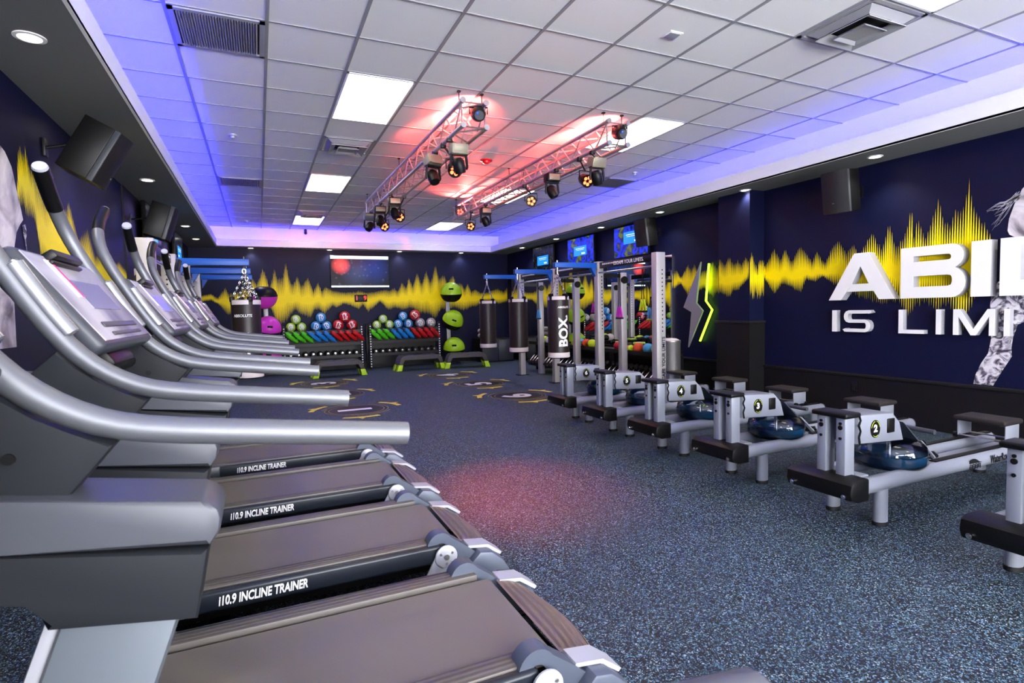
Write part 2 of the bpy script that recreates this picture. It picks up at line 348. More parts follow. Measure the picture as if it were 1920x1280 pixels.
LTc = [(4.6, 2.2), (4.64, 2.45), (4.71, 2.52), (4.75, 2.47), (4.79, 2.54), (4.85, 2.4), (5.0, 2.5), (5.1, 2.3), (5.3, 2.55), (5.5, 2.2), (5.7, 2.35), (5.9, 2.05), (6.2, 2.2), (6.4, 1.95), (6.7, 2.05), (7.0, 1.9), (7.4, 2.0), (7.8, 1.9), (8.2, 1.95)]
LBc = [(4.6, 2.15), (4.62, 2.1), (4.69, 2.1), (4.73, 2.05), (4.88, 2.03), (4.91, 1.95), (4.96, 1.72), (5.07, 1.66), (5.18, 1.6), (5.4, 1.4), (5.7, 1.5), (6.0, 1.45), (6.4, 1.55), (6.8, 1.5), (7.2, 1.6), (8.2, 1.6)]
def itp(tab, x):
    if x <= tab[0][0]: return tab[0][1]
    for (a, va), (b, vb) in zip(tab, tab[1:]):
        if x <= b: return va + (vb-va)*(x-a)/max(b-a, 1e-6)
    return tab[-1][1]
def wave(f, top, bot, u0, u1, step=.0225, mid=1.68):
    mb = MB(); u = u0+step/2; k = 0
    while u < u1:
        zt, zb = itp(top, u), itp(bot, u)
        c = (zt+zb)/2; c = .5*c+.5*mid if zb < mid < zt else c
        jt = .90+.10*rnd.random() if k % 2 else .97+.03*rnd.random(); jb = .88+.12*rnd.random()
        zt = c+(zt-c)*jt; zb = c-(c-zb)*jb; h = step*.495
        P = [(0, zb), (h*.55, c-(c-zb)*.6), (h, c-(c-zb)*.2), (h, c+(zt-c)*.2), (h*.55, c+(zt-c)*.6), (0, zt), (-h*.55, c+(zt-c)*.6), (-h, c+(zt-c)*.2), (-h, c-(c-zb)*.2), (-h*.55, c-(c-zb)*.6)]
        mb.mesh([f(u+a, b) for a, b in P], [tuple(range(10))]); u += step; k += 1
    return mb
tag(obj('sound_wave_mural', wave(lambda u, z: (u, YB-.003, z), BT, BB, -1.33, 6.34), m_yel), 'yellow sound wave graphic printed across the navy back wall', 'wall graphic')
def rwall(u, z):
    return (PX-.003 if PY0 < u < PY1 else XR-.003, u, z)
RF = lambda u, z: (XR-.003, u, z)
tag(obj('sound_wave_mural', wave(RF, RT, RB, 6.13, 7.38), m_yel), 'yellow sound wave graphic on the wall behind the lightning bolt sign', 'wall graphic')
rw = wave(lambda u, z: (PX-.003, u, z), RT, RB, 5.57, 6.11)
# the wave also wraps the near flank of the pillar
u = PX+.012
while u < XR:
    zt, zb = 1.93+.12*math.sin(u*31)*rnd.random()+.04*rnd.random(), 1.52-.10*rnd.random()
    rw.mesh([(u, PY0-.003, zb), (u+.0052, PY0-.003, zb+.09), (u+.0092, PY0-.003, 1.68), (u+.0092, PY0-.003, 1.76), (u+.0052, PY0-.003, zt-.09), (u, PY0-.003, zt), (u-.0052, PY0-.003, zt-.09), (u-.0092, PY0-.003, 1.76), (u-.0092, PY0-.003, 1.68), (u-.0052, PY0-.003, zb+.09)], [tuple(range(10))]); u += .0225
tag(obj('sound_wave_mural', rw, m_yel), 'yellow sound wave graphic wrapped around the wall pillar', 'wall graphic')
rw = wave(RF, RT, RB, 2.9, 5.555)
tag(obj('sound_wave_mural', rw, m_yel), 'yellow sound wave graphic on the right wall behind the white lettering', 'wall graphic')
tag(obj('sound_wave_mural', wave(lambda u, z: (XL+.003, u, z), LTc, LBc, 4.6, 8.2, mid=1.9), m_yel), 'yellow sound wave graphic on the left wall beyond the treadmills', 'wall graphic')

m_skin = print_mat('print_skin', [(.3, '#5c5760'), (.45, '#b9b2ba'), (.6, '#e6e0e4')], 3.2)
m_camo = print_mat('print_camo', [(.38, '#2f2c38'), (.46, '#6f6b78'), (.5, '#aaa5b0'), (.6, '#dcd8de')], 9)
m_camo.node_tree.nodes['Noise Texture'].inputs['Distortion'].default_value = 2.2
m_hair = mat('print_hair', '#b9b6c2', .5)
def flat(name, poly, f, m, parent): return obj(name, MB().mesh([f(a, b) for a, b in poly], [tuple(range(len(poly)))]), m, parent)
a = thing('athlete_mural', 'black and white athlete in camouflage leggings printed on the right wall behind the letters', 'wall graphic', (XR-.0045, 2.7, 1.5))
fR = lambda y, z: (0, y-2.7, z-1.5)
flat('torso', [(2.82, 1.99), (2.805, 1.95), (2.76, 1.92), (2.70, 1.90), (2.2, 1.5), (1.9, 1.55), (1.9, 2.5), (2.5, 2.52), (2.66, 2.42), (2.72, 2.35), (2.775, 2.22), (2.81, 2.10)], fR, m_skin, a)
flat('legging', [(2.94, 1.30), (2.925, 1.45), (2.88, 1.52), (2.3, 1.56), (2.3, 1.2), (2.66, 1.15), (2.72, 1.12), (2.755, 1.0), (2.765, .90), (2.76, .82), (2.82, .70), (2.9, .53), (3.06, .53), (3.045, .62), (3.0, .74), (2.945, .84), (2.925, .98), (2.93, 1.12)], fR, m_camo, a)
hm = MB()
for k in range(16):
    y0 = 2.73+.05*rnd.random(); z0 = 2.27+.05*rnd.random(); y1 = 2.84+.16*rnd.random(); z1 = 2.02+.20*rnd.random()*(1 if k % 3 else 1.1)
    n = []
    for q in range(6):
        t = q/5; n.append((y0+(y1-y0)*t, z0+(z1-z0)*t+.018*math.sin(t*7+k)))
    ww = .0045
    hm.mesh([fR(y, z-ww*(1-i/6)) for i, (y, z) in enumerate(n)] + [fR(y, z+ww*(1-i/6)) for i, (y, z) in enumerate(n)], [(i, i+1, 7+i, 6+i) for i in range(5)])
obj('hair', hm, m_hair, a)
a = thing('athlete_mural', 'pale athlete portrait printed on the left wall at the photo edge', 'wall graphic', (XL+.0045, 4.4, 2.0))
fL = lambda y, z: (0, y-4.4, z-2.0)
flat('torso', [(3.9, 2.46), (4.38, 2.42), (4.44, 2.4), (4.53, 2.33), (4.575, 2.22), (4.62, 2.12), (4.66, 2.02), (4.60, 1.98), (4.53, 1.92), (4.47, 1.8), (4.42, 1.6), (4.40, 1.2), (3.9, 1.2)], fL, m_skin, a)
flat('earphone', [(4.64, 1.98), (4.70, 2.0), (4.71, 1.93), (4.685, 1.9), (4.70, 1.74), (4.69, 1.74), (4.67, 1.88), (4.645, 1.92)], fL, m_camo, a)

# big raised letters
def letter(name, polys, label, y_left, y_right, z0, z1, depth, face=None):
    """polys: list of outlines in unit square (0..1 right, 0..1 up), letter reads from the room; the wall runs to -Y rightwards"""
    o = thing(name, label, 'sign letter', (XR-.02, y_left, z0))
    W, H = y_left-y_right, z1-z0
    mb = MB(); ms = MB()
    f = lambda u, v, d: (-d, -u*W, v*H)
    for p in polys:
        ms.prism(p, f, -.019, depth-.002)
        mb.prism(p, f, depth-.002, depth)
    obj('letter_return', ms, m_signside, o); obj('letter_face', mb, m_sign, o)
    return o
def arc(cx_, cy2, rx, ry_, a0, a1, n=8): return [(cx_+rx*math.cos(math.radians(a0+(a1-a0)*k/n)), cy2+ry_*math.sin(math.radians(a0+(a1-a0)*k/n))) for k in range(n+1)]
DP = .085
S1 = 'white raised capital %s in the big upper line of the right wall sign'
S2 = 'thin white capital %s in the lower sign line, %s'
letter('sign_letter', [[(0, 0), (.40, 1), (.50, 1), (.50, .72), (.37, .34), (.20, 0)], [(.50, 1), (.62, 1), (1, 0), (.78, 0), (.63, .34), (.50, .72)], [(.30, .18), (.37, .34), (.63, .34), (.70, .18)]], S1 % 'A', 4.52, 3.76, 1.385, 1.915, DP)
B1 = [(.0, 0), (.21, 0), (.21, 1), (0, 1)]
Bt = [(.21, .82), (.72, .82)] + arc(.74, .765, .05, .055, 90, -90)[1:-1] + [(.72, .71), (.21, .71), (.21, .56), (.85, .56)] + arc(.80, .78, .17, .22, -60, 90) + [(.21, 1)]
Bb = [(.21, 0), (.80, 0)] + arc(.80, .28, .20, .28, -90, 60) + [(.85, .56), (.21, .56), (.21, .43), (.74, .43)] + arc(.76, .325, .05, .105, 80, -80)[1:-1] + [(.74, .22), (.21, .22)]
letter('sign_letter', [B1, Bt, Bb], S1 % 'B', 3.70, 3.10, 1.385, 1.915, DP)
letter('sign_letter', [[(0, 0), (1, 0), (1, 1), (0, 1)]], S1 % 'I', 3.055, 2.895, 1.385, 1.915, DP)
letter('sign_letter', [[(0, 0), (1, 0), (1, .27), (.34, .27), (.34, 1), (0, 1)]], S1 % 'L', 2.825, 2.38, 1.385, 1.915, DP)
bar1 = [[(0, 0), (1, 0), (1, 1), (0, 1)]]
def stroke(pts, wd):
    out = []
    L, R = [], []
    n = len(pts)
    for i in range(n):
        a_ = Vector(pts[max(i-1, 0)]); b_ = Vector(pts[min(i+1, n-1)]); t = (b_-a_).normalized(); q = Vector((-t.y, t.x))*wd/2; p = Vector(pts[i])
        L.append(tuple(p+q)); R.append(tuple(p-q))
    return [[L[i], L[i+1], R[i+1], R[i]] for i in range(n-1)]
letter('sign_letter', bar1, S2 % ('I', 'the leftmost, beside the S'), 4.50, 4.445, 1.01, 1.265, .05)
Sp = [(.98, .86)] + [(.95, .93), (.82, .92)] + [(.2, .92)] + arc(.2, .71, .12, .21, 90, 270, 6)[1:] + [(.8, .5)] + arc(.8, .29, .12, .21, 90, -90, 6)[1:] + [(.18, .08), (.06, .08), (.03, .15)]
letter('sign_letter', stroke(Sp, .15), S2 % ('S', 'second from the left'), 4.355, 4.04, 1.01, 1.265, .05)
letter('sign_letter', [[(0, 0), (1, 0), (1, .16), (.17, .16), (.17, 1), (0, 1)]], S2 % ('L', 'between the S and an I'), 3.735, 3.48, 1.01, 1.265, .05)
letter('sign_letter', bar1, S2 % ('I', 'between the L and the M'), 3.37, 3.325, 1.01, 1.265, .05)
letter('sign_letter', [[(0, 0), (.13, 0), (.13, 1), (0, 1)], [(.13, 1), (.13, .72), (.44, 0), (.5, .0), (.5, .24), (.17, 1)], [(.87, 1), (.83, 1), (.5, .24), (.5, 0), (.56, 0), (.87, .72)], [(.87, 0), (1, 0), (1, 1), (.87, 1)]], S2 % ('M', 'with two slanting strokes'), 3.215, 2.87, 1.01, 1.265, .05)
letter('sign_letter', bar1, S2 % ('I', 'over the camouflage legging, rightmost'), 2.80, 2.755, 1.01, 1.265, .05)

# lightning bolt sign
o = thing('lightning_bolt_sign', 'grey lightning bolt sign with glowing green edge beside the pillar', 'sign', (XR-.13, 6.75, .70))
bp_ = [(6.62, 2.02), (6.63, 1.62), (6.74, 1.40), (6.55, 1.28), (6.86, .70), (6.83, 1.14), (7.02, 1.31)]
bp_ = [(6.60, 2.03), (6.70, 1.40), (6.56, 1.28), (6.88, .70), (6.80, 1.26), (6.985, 1.335)]
obj('bolt_face', MB().prism([(y-6.75, z-.70) for y, z in bp_], YZ, -.03, .0, .003), m_bolt, o)
for yy, zz in ((.05, .62), (0, .75)): obj('mounting_pin', MB().cyl((0, yy, zz), (.13, yy, zz), .012), m_blackm, o)
gl = [(6.545, 2.00), (6.61, 1.43), (6.48, 1.29), (6.74, .80)]
obj('neon_tube', MB().tube([(.09, y-6.75, z-.70) for y, z in gl], .016, 10), m_neon, o)

# ------------------------------------------------------------------ ceiling fixtures
SIDE = {2: 'left', 7: 'right'}
def ceil_light(i, j, label):
    o = thing('ceiling_light', label, 'ceiling light', (cx(i+.5), ry(j+1), ZC), group='white ceiling panels')
    obj('frame', MB().box2(-T/2+.012, T/2-.012, -T+.012, -T+.03, -.012, -.002).box2(-T/2+.012, T/2-.012, T-.03, T-.012, -.012, -.002).box2(-T/2+.012, -T/2+.03, -T+.012, T-.012, -.012, -.002).box2(T/2-.03, T/2-.012, -T+.012, T-.012, -.012, -.002), m_lip, o)
    obj('diffuser', MB().box2(-T/2+.03, T/2-.03, -T+.03, T-.03, -.009, -.002), m_panel, o)
ceil_light(2, 2, 'large glowing ceiling panel left of the nearer lighting truss, biggest of all')
ceil_light(2, 8, 'glowing ceiling panel beyond the square vent, middle of the left row')
ceil_light(2, 14, 'small glowing ceiling panel nearest the back wall in the left row')
ceil_light(7, 2, 'glowing ceiling panel behind the near end of the right lighting truss')
ceil_light(7, 8, 'glowing ceiling panel seen through the lattice of the right lighting truss')
ceil_light(7, 14, 'small glowing ceiling panel below the far end of the right truss')
ceil_light(7, -4, 'glowing ceiling panel cut by the top right edge of the photo')
ceil_light(2, -4, 'glowing ceiling panel overhead above the nearest treadmill')
ceil_light(2, -10, 'rearmost glowing ceiling panel in the left row behind the photographer')
ceil_light(7, -10, 'rearmost glowing ceiling panel in the right row behind the photographer')
def sqring(mb, a, za, b, zb):
    v = [(-a, -a, za), (a, -a, za), (a, a, za), (-a, a, za), (-b, -b, zb), (b, -b, zb), (b, b, zb), (-b, b, zb)]
    th = .006
    v2 = [(x, y, z+th) for x, y, z in v]
    mb.mesh(v+v2, [(0, 1, 5, 4), (1, 2, 6, 5), (2, 3, 7, 6), (3, 0, 4, 7), (8, 12, 13, 9), (9, 13, 14, 10), (10, 14, 15, 11), (11, 15, 12, 8)] + [(k, 8+k, 8+(k+1) % 4, (k+1) % 4) for k in range(4)] + [(4+k, 4+(k+1) % 4, 12+(k+1) % 4, 12+k) for k in range(4)])
    return mb
def vent(i, j, label):
    o = thing('ceiling_vent', label, 'ceiling vent', (cx(i+.5), ry(j+.5), ZC), group='square supply vents')
    h = T/2-.012
    obj('throat', MB().cyl((0, 0, -.004), (0, 0, -.001), .2, seg=28), m_vdark, o)
    mb = MB()
    for a, b, c, d in ((-h, h, -h, -h+.03), (-h, h, h-.03, h), (-h, -h+.03, -h, h), (h-.03, h, -h, h)): mb.box2(a, b, c, d, -.012, -.002)
    obj('frame', mb, m_vent, o)
    obj('outer_cone', sqring(MB(), .24, -.012, .19, -.045), m_vent, o); obj('middle_cone', sqring(MB(), .205, -.065, .14, -.03), m_vent, o); obj('inner_cone', sqring(MB(), .12, -.075, .09, -.05), m_vent, o)
    obj('centre_plate', MB().box2(-.1, .1, -.1, .1, -.056, -.05), m_vent, o)
vent(7, -2, 'large square stepped ceiling vent near the top right corner')
vent(2, 5, 'square stepped ceiling vent beyond the largest glowing panel')
vent(2, 13, 'small square ceiling vent touching the farthest left glowing panel')
def grille(i, j, label, cross=True):
    o = thing('return_grille', label, 'air grille', (cx(i+.5), ry(j+.5), ZC), group='return air grilles')
    h = T/2-.012
    obj('backing', MB().box2(-h, h, -h, h, -.003, -.001), m_vdark, o)
    mb = MB()
    for a, b, c, d in ((-h, h, -h, -h+.035), (-h, h, h-.035, h), (-h, -h+.035, -h, h), (h-.035, h, -h, h)): mb.box2(a, b, c, d, -.014, -.002)
    obj('frame', mb, m_vent, o)
    mb = MB(); n = 30
    R = Matrix.Rotation(.6, 3, 'Y')
    for k in range(n): mb.box((-h+.045+(2*h-.09)*(k+.5)/n, 0, -.012), (.002, 2*h-.07, .018), R)
    obj('slats', mb, m_vent, o)
grille(0, 1, 'large slatted air grille in the ceiling at the top left')
grille(0, 9, 'far slatted air grille beside the blue cove at the left')
grille(9, 6, 'dark slatted air grille beside the blue cove at the right')
o = thing('sensor_plate', 'small square sensor plate on a bare ceiling tile left of the big vent', 'sensor', (cx(5.53), ry(-.46), ZC))
obj('plate', MB().box2(-.06, .06, -.06, .06, -.008, 0, .003), m_lip, o); obj('insert', MB().box2(-.045, .045, -.045, .045, -.011, -.007, .002), m_vent, o)
def dome(name, x, y, label, cat, r, m):
    o = thing(name, label, cat, (x, y, ZC)); obj('base', MB().lathe([(r, 0), (r, -.012), (r*.9, -.018)], seg=20), m, o); obj('cap', MB().lathe([(r*.6, -.018), (r*.55, -.04), (r*.3, -.05), (0, -.052)], seg=18), m, o)
dome('smoke_alarm', cx(5.5), ry(5.58), 'round red fire alarm on the ceiling between the two trusses', 'alarm', .085, m_smoke)
dome('sprinkler', cx(.48), ry(5.53), 'small grey sprinkler plate on the ceiling left of the square vent', 'sprinkler', .045, m_vent)
dome('sprinkler', cx(.54), ry(15.6), 'tiny sprinkler plate on the ceiling near the far left cove corner', 'sprinkler', .045, m_vent)
dome('sprinkler', cx(9.37), ry(5.39), 'tiny blue lit sprinkler plate beside the right dark grille', 'sprinkler', .04, m_vent)
o = thing('dome_camera', 'small dark camera hanging in the blue cove above the back wall', 'camera', (cx(2.57), 14.13, 3.36)); obj('mount', MB().box2(-.03, .03, -.02, .02, -.05, .02, .005), m_blackm, o); obj('lens_ball', MB().sphere((0, -.01, -.07), .035), m_black, o)
def downlight(x, y, label, watts=DOWN):
    o = thing('downlight', label, 'downlight', (x, y, ZS), group='round recessed downlights')
    obj('trim_ring', MB().lathe([(.075, 0), (.075, -.006), (.055, -.008), (.055, -.001)], seg=24), m_lip, o)
    obj('lens', MB().lathe([(.054, -.001), (.05, -.004), (0, -.005)], seg=20), m_dl, o)
    spot('bulb', o, (0, 0, -.02), (0, 0, -2), watts, (1, .93, .82), 2.0, .8, .04)
ORD = ['first', 'second', 'third', 'fourth', 'fifth', 'sixth', 'seventh']
for k, y in enumerate((2.1, 3.86, 5.6, 7.36, 9.08, 10.85, 12.6)): downlight(6.06, y, 'glowing round downlight in the right soffit, %s counting from the camera' % ORD[k])
for k, y in enumerate((2.15, 3.91, 5.66, 7.42, 9.17, 10.93, 12.66)): downlight(-1.07, y, 'glowing round downlight in the left soffit, %s counting from the camera' % ORD[k])
for k, x in enumerate((-.1, 1.62, 3.32, 4.97)): downlight(x, 14.085, 'glowing round downlight above the back wall, %s from the left' % ORD[k], DOWN*.6)

# ------------------------------------------------------------------ lighting trusses
def truss(x0, x1, y0, y1, z0, z1, label):
    o = thing('lighting_truss', label, 'truss', ((x0+x1)/2, y0, z0), group='box trusses under the ceiling')
    hw, H, L = (x1-x0)/2, z1-z0, y1-y0
    for x in (-hw, hw):
        for z in (0, H): obj('chord', MB().tube([(x, 0, z), (x, L, z)], .022, 12), m_truss, o); 
    for x in (-hw, hw):
        for z in (0, H): obj('chord_end', MB().tube([(x, -.012, z), (x, .03, z)], .027, 12).cyl((x, -.014, z), (x, -.0125, z), .017), m_truss, o)
    n = 20; d = L/n
    for side in range(4):
        mb = MB()
        for k in range(n):
            a, b = k*d+.03, (k+1)*d
            s0, s1 = (0, 1) if k % 2 else (1, 0)
            q = {0: lambda t: (-hw, t*H), 1: lambda t: (hw, t*H), 2: lambda t: (-hw+2*hw*t, 0), 3: lambda t: (-hw+2*hw*t, H)}[side]
            p, r_ = q(s0), q(s1)
            mb.tube([(p[0], a, p[1]), (r_[0], b, r_[1])], .008, 6)
        obj('lattice', mb, m_truss, o)
    for y in (.04, L-.04): obj('end_frame', MB().tube([(-hw, y, 0), (hw, y, 0), (hw, y, H), (-hw, y, H)], .01, 6, closed=True), m_truss, o)
    for y in (.1, L*.5, L-.15):
        for x in (-hw, hw): obj('hanger', MB().cyl((x, y, H), (x, y, ZC-z0-.002), .004, seg=6).box((x, y, ZC-z0-.008), (.03, .03, .012)), m_blackm, o)
    return o
TZ0, TZ1 = 3.045, 3.265
truss(1.765, 1.99, 4.84, 9.85, TZ0, TZ1, 'silver box lighting truss hung from the ceiling, the left one')
truss(3.345, 3.575, 4.84, 9.82, TZ0, TZ1, 'silver box lighting truss hung from the ceiling, the right one')
def look(o, d):
    o.rotation_euler = Vector(d).to_track_quat('X', 'Z').to_euler()
def par(x, y, z, aim, label, on=True, hang=TZ0, hot=False, light=None):
    """short can with five LEDs; local +X is the beam"""
    o = thing('par_light', label, 'stage light', (x, y, z), group='stage lights on the trusses'); look(o, aim)
    obj('can', MB().lathe([(0, -.075), (.05, -.075), (.06, -.06), (.068, .0), (.075, .045), (.075, .05), (.066, .05), (.066, .04), (0, .04)], Matrix.Rotation(PI/2, 4, 'Y'), 20), m_black, o)
    for k in range(5):
        a = 2*PI*k/5
        obj('led', MB().lathe([(.019, .041), (.017, .047), (0, .049)], Matrix.Translation((0, .038*math.cos(a), .038*math.sin(a))) @ Matrix.Rotation(PI/2, 4, 'Y'), 12), (m_ledhot if hot else m_led) if on else m_blackm, o)
    obj('rear_cap', MB().lathe([(.04, -.1), (.045, -.075)], Matrix.Rotation(PI/2, 4, 'Y'), 14), m_dgrey, o)
    obj('plug', MB().box((-.095, .02, .02), (.03, .022, .022), None, .004), m_plug, o)
    q = o.rotation_euler.to_matrix().transposed()
    dn = q @ Vector((0, 0, 1)); sd = (q @ Vector((0, 0, 1))).cross(Vector((1, 0, 0)))
    sd = Vector((0, 1, 0)) if sd.length < .1 else sd.normalized()
    H = abs(hang-z); sgn = 1 if hang > z else -1
    chx = min((1.765, 1.99, 3.345, 3.575), key=lambda c: abs(c-x))
    top = q @ Vector((chx-x, 0, hang-z-.02*sgn)); k1 = dn*min(.10, H*.8)*sgn
    obj('yoke', MB().tube([sd*.082, sd*.084+k1, -sd*.084+k1, -sd*.082], .007, 6), m_black, o)
    obj('clamp', MB().tube([k1, top], .011, 8).box(top, (.05, .05, .05), q, .006), m_blackm, o)
    if light:
        for aimw, watts, size in light:
            t = q @ Vector(aimw)
            spot('beam', o, (.052, 0, 0), Vector((.052, 0, 0))+t, watts, (1, .10, .08), size, 1., .04)
    return o
def mover(x, y, z, aim, label, m_base=None, tilt=0., rz=0.):
    """flat base box under the chord, yoke and round head"""
    o = thing('moving_head_light', label, 'stage light', (x, y, z), rz, group='stage lights on the trusses')
    obj('base', MB().box((0, 0, .0), (.17, .13, .10), Matrix.Rotation(tilt, 3, 'X'), .012), m_base or m_black, o)
    obj('side_plate', MB().box((0, -.068, 0), (.14, .006, .07), Matrix.Rotation(tilt, 3, 'X'), .002), m_khaki, o)
    chx = min((1.765, 1.99, 3.345, 3.575), key=lambda c: abs(c-x))-x; cv = Matrix.Rotation(-rz, 3, 'Z') @ Vector((chx, 0, TZ0-z-.018))
    obj('clamp', MB().tube([(0, 0, .04), cv*.6+Vector((0, 0, .012)), cv], .012, 8).box(cv, (.05, .05, .04), None, .006), m_blackm, o)
    obj('yoke', MB().tube([(-.075, 0, -.05), (-.085, 0, -.17), (-.075, 0, -.19)], .014, 8).tube([(.075, 0, -.05), (.085, 0, -.17), (.075, 0, -.19)], .014, 8).box((0, 0, -.055), (.17, .06, .02), None, .004), m_black, o)
    a = Vector(aim).normalized(); R = a.to_track_quat('X', 'Z').to_matrix().to_4x4()
    obj('head', MB().lathe([(0, -.08), (.04, -.075), (.06, -.04), (.062, .02), (.052, .07), (.044, .072), (.044, .06), (0, .06)], Matrix.Translation((0, 0, -.165)) @ R @ Matrix.Rotation(PI/2, 4, 'Y'), 18), m_black, o)
    obj('lens', MB().lathe([(.043, .062), (0, .066)], Matrix.Translation((0, 0, -.165)) @ R @ Matrix.Rotation(PI/2, 4, 'Y'), 14), m_blackm, o)
    return o
RFX, RFY = 1.80, 3.85     # where the red pool falls on the floor
CAMV = lambda x, y, z: (-x*.5, -y*.5, (EYE-z)*.8)
par(1.95, 4.93, 3.19, (.3, 1, .5), 'dark can light clamped inside the near end of the left truss', on=False, hang=TZ1, light=[((-.10, 1, .19), RED*5, .66), ((.0, 1, .7), RED*.5, 1.9)])
mover(1.86, 5.26, 2.95, (.3, .2, -1), 'khaki boxed moving head under the left truss, nearest the camera', m_khaki, .2)
par(1.875, 5.45, 2.80, (-.1, -1, -.55), 'lit red can light under the left truss, nearer of its large pair', light=[((RFX-1.875, RFY-5.45, -2.8), RED*2.0, .60)])
mover(1.74, 5.74, 2.94, (-.1, -.6, -1), 'pale khaki boxed moving head beside the nearer lit can on the left truss', m_khaki, -.3, .3)
mover(1.82, 7.93, 2.93, (.2, -.4, -1), 'black moving head box under the far half of the left truss', m_black)
par(1.90, 8.02, 2.74, (.1, -1, -.45), 'lit red can light third along the left truss', )
mover(1.75, 8.62, 2.93, (-.2, -.4, -1), 'black moving head box second from the far end of the left truss', m_black)
par(1.88, 8.98, 2.74, (.1, -1, -.45), 'small lit red can light near the far end of the left truss')
mover(1.73, 9.40, 2.95, (-.6, -.4, -1), 'silvery moving head at the far end of the left truss', m_silver, .5)
par(3.52, 4.90, 3.18, (.2, 1, .45), 'dark can light clamped inside the near end of the right truss', on=False, hang=TZ1, light=[((-.10, 1, .19), RED*5, .66), ((.0, 1, .7), RED*.5, 1.9)])
mover(3.40, 5.16, 2.93, (.4, .3, -1), 'khaki faced moving head under the near end of the right truss', m_khaki, .3)
par(3.42, 5.42, 2.80, (.05, -1, -.5), 'lit red can light nearest the camera on the right truss')
mover(3.28, 5.95, 2.93, (.4, -.3, -1), 'black moving head alone midway under the right truss', m_black)
par(3.44, 6.84, 2.83, (-.42, -1, -.25), 'lit red can light facing the camera from the middle of the right truss')
mover(3.34, 8.25, 2.93, (.5, .1, -1), 'black moving head with a bright edge near the far end of the right truss', m_blackm)
par(3.32, 8.90, 2.79, (-.2, -1, -.4), 'small lit red can light near the far end of the right truss')
par(3.40, 9.62, 3.15, (-.33, -1, -.2), 'glaring red can light inside the far end of the right truss', hot=True, hang=TZ1, light=[((-.08, -1, .17), RED*4.5, .60), ((-.3, -1, .7), RED*.5, 1.8)])

# ------------------------------------------------------------------ loudspeakers
def speaker(loc, yaw_, tilt, label, S=1., D=.28, W=.29, H=.42):
    o = thing('loudspeaker', label, 'loudspeaker', loc, group='black wall loudspeakers')
    o.rotation_euler = (0, tilt, yaw_)
    obj('cabinet', MB().box2(-D/2, D*.22, -W/2, W/2, -H/2, H/2, .008), m_black, o)
    obj('trim_band', MB().box2(D*.22, D*.36, -W/2, W/2, -H/2, H/2, .003), m_dgrey, o)
    prof = [(-W/2, 0)] + [(-W/2+W*k/8, D*.02+.05*math.sin(PI*k/8)) for k in range(9)] + [(W/2, 0)]
    obj('grille', MB().prism([(D*.36+b, a) for a, b in prof], lambda u, v, d: (u, v, d), -H/2+.004, H/2-.004), m_grille, o)
    q = o.rotation_euler.to_matrix().transposed()
    sx = -1 if abs(yaw_) < 1.6 else 1
    wx = (XL+.012 if sx < 0 else XR-.004)-loc[0]
    b1 = q @ Vector((wx, 0, .02)); b0 = Vector((-D/2, 0, 0))
    obj('arm', MB().tube([b0, b1], .012, 8), m_blackm, o)
    obj('wall_plate', MB().box(b1, (.02, .07, .13), q, .003), m_blackm, o)
    for zz in (.12,): obj('badge', MB().box((D*.36+.055, 0, -zz), (.006, .02, .012)), m_silver, o)
speaker((-1.06, 5.16, 2.60), .0, .50, 'large black loudspeaker tilted down on the left wall above the treadmills')
speaker((-1.05, 8.1, 2.54), .1, .30, 'black loudspeaker farther along the left wall beside the wall screen')
speaker((6.02, 4.22, 2.60), PI+.12, .14, 'black loudspeaker on the right wall above the big letters', H=.46)
speaker((6.04, 7.72, 2.62), PI+.05, .14, 'black loudspeaker on the right wall beside the nearest screen', H=.46)

# ------------------------------------------------------------------ screens
m_scr = screen_mat('screen_crowd', [(.30, '#0a1020'), (.42, '#1a2cc0'), (.5, '#2038e0'), (.56, '#0c1430'), (.66, '#5f6a2a')], 5.5, 1.0)
m_scrd = screen_mat('screen_dark_crowd', [(.3, '#05070c'), (.45, '#11141c'), (.55, '#0a1a3a'), (.66, '#4a4a24')], 14, .8)
m_card = mat('screen_card', '#1c7fd8', .3, emit='#1c86e0', es=1.)
m_cardt = mat('screen_text', '#e8f2ff', .3, emit='#e8f2ff', es=1.)
m_bar = mat('screen_bar', '#dfeee9', .3, emit='#dfeee9', es=1.)
m_dig = mat('led_digits', '#ff2020', .3, emit='#ff2418', es=3)
def wall_tv(x, y0, y1, z0, z1, face, label, m, card=None):
    """flat screen on a side wall; face=+1 looks to +X"""
    o = thing('wall_screen', label, 'screen', (x, (y0+y1)/2, (z0+z1)/2), group='wall screens')
    W, H = y1-y0, z1-z0
    obj('bezel', MB().box((0, 0, 0), (.05, W, H), None, .006), m_black, o)
    obj('screen', MB().box((.026*face, 0, 0), (.004, W-.03, H-.03)), m, o)
    obj('wall_mount', MB().box((-.04*face, 0, 0), (.04, .2, .2)), m_blackm, o)
    if card:
        cy2, cz2, cw, ch = card
        obj('screen_card', MB().box((.029*face, cy2, cz2), (.002, cw, ch)), m_card, o)
        obj('screen_text', MB().box((.031*face, cy2, cz2+ch*.25), (.001, cw*.7, .012)).box((.031*face, cy2, cz2+ch*.1), (.001, cw*.6, .008)).box((.031*face, cy2-cw*.25, cz2-ch*.3), (.001, cw*.25, .03)), m_cardt, o)
for (y0, y1, cd, lab, mm) in ((7.93, 8.97, (-.06, .06, .52, .22), 'wall screen with a blue crowd picture, nearest of three on the right wall', m_scr), (9.67, 10.73, (0, .0, .5, .2), 'wall screen with a blue crowd picture, middle of three on the right wall', m_scr), (11.38, 12.44, (0, -.05, .55, .22), 'dark wall screen with a blue card, farthest of three on the right wall', m_scrd)):
    wall_tv(6.30, y0, y1, 2.285, 2.87, -1, lab, mm, cd)
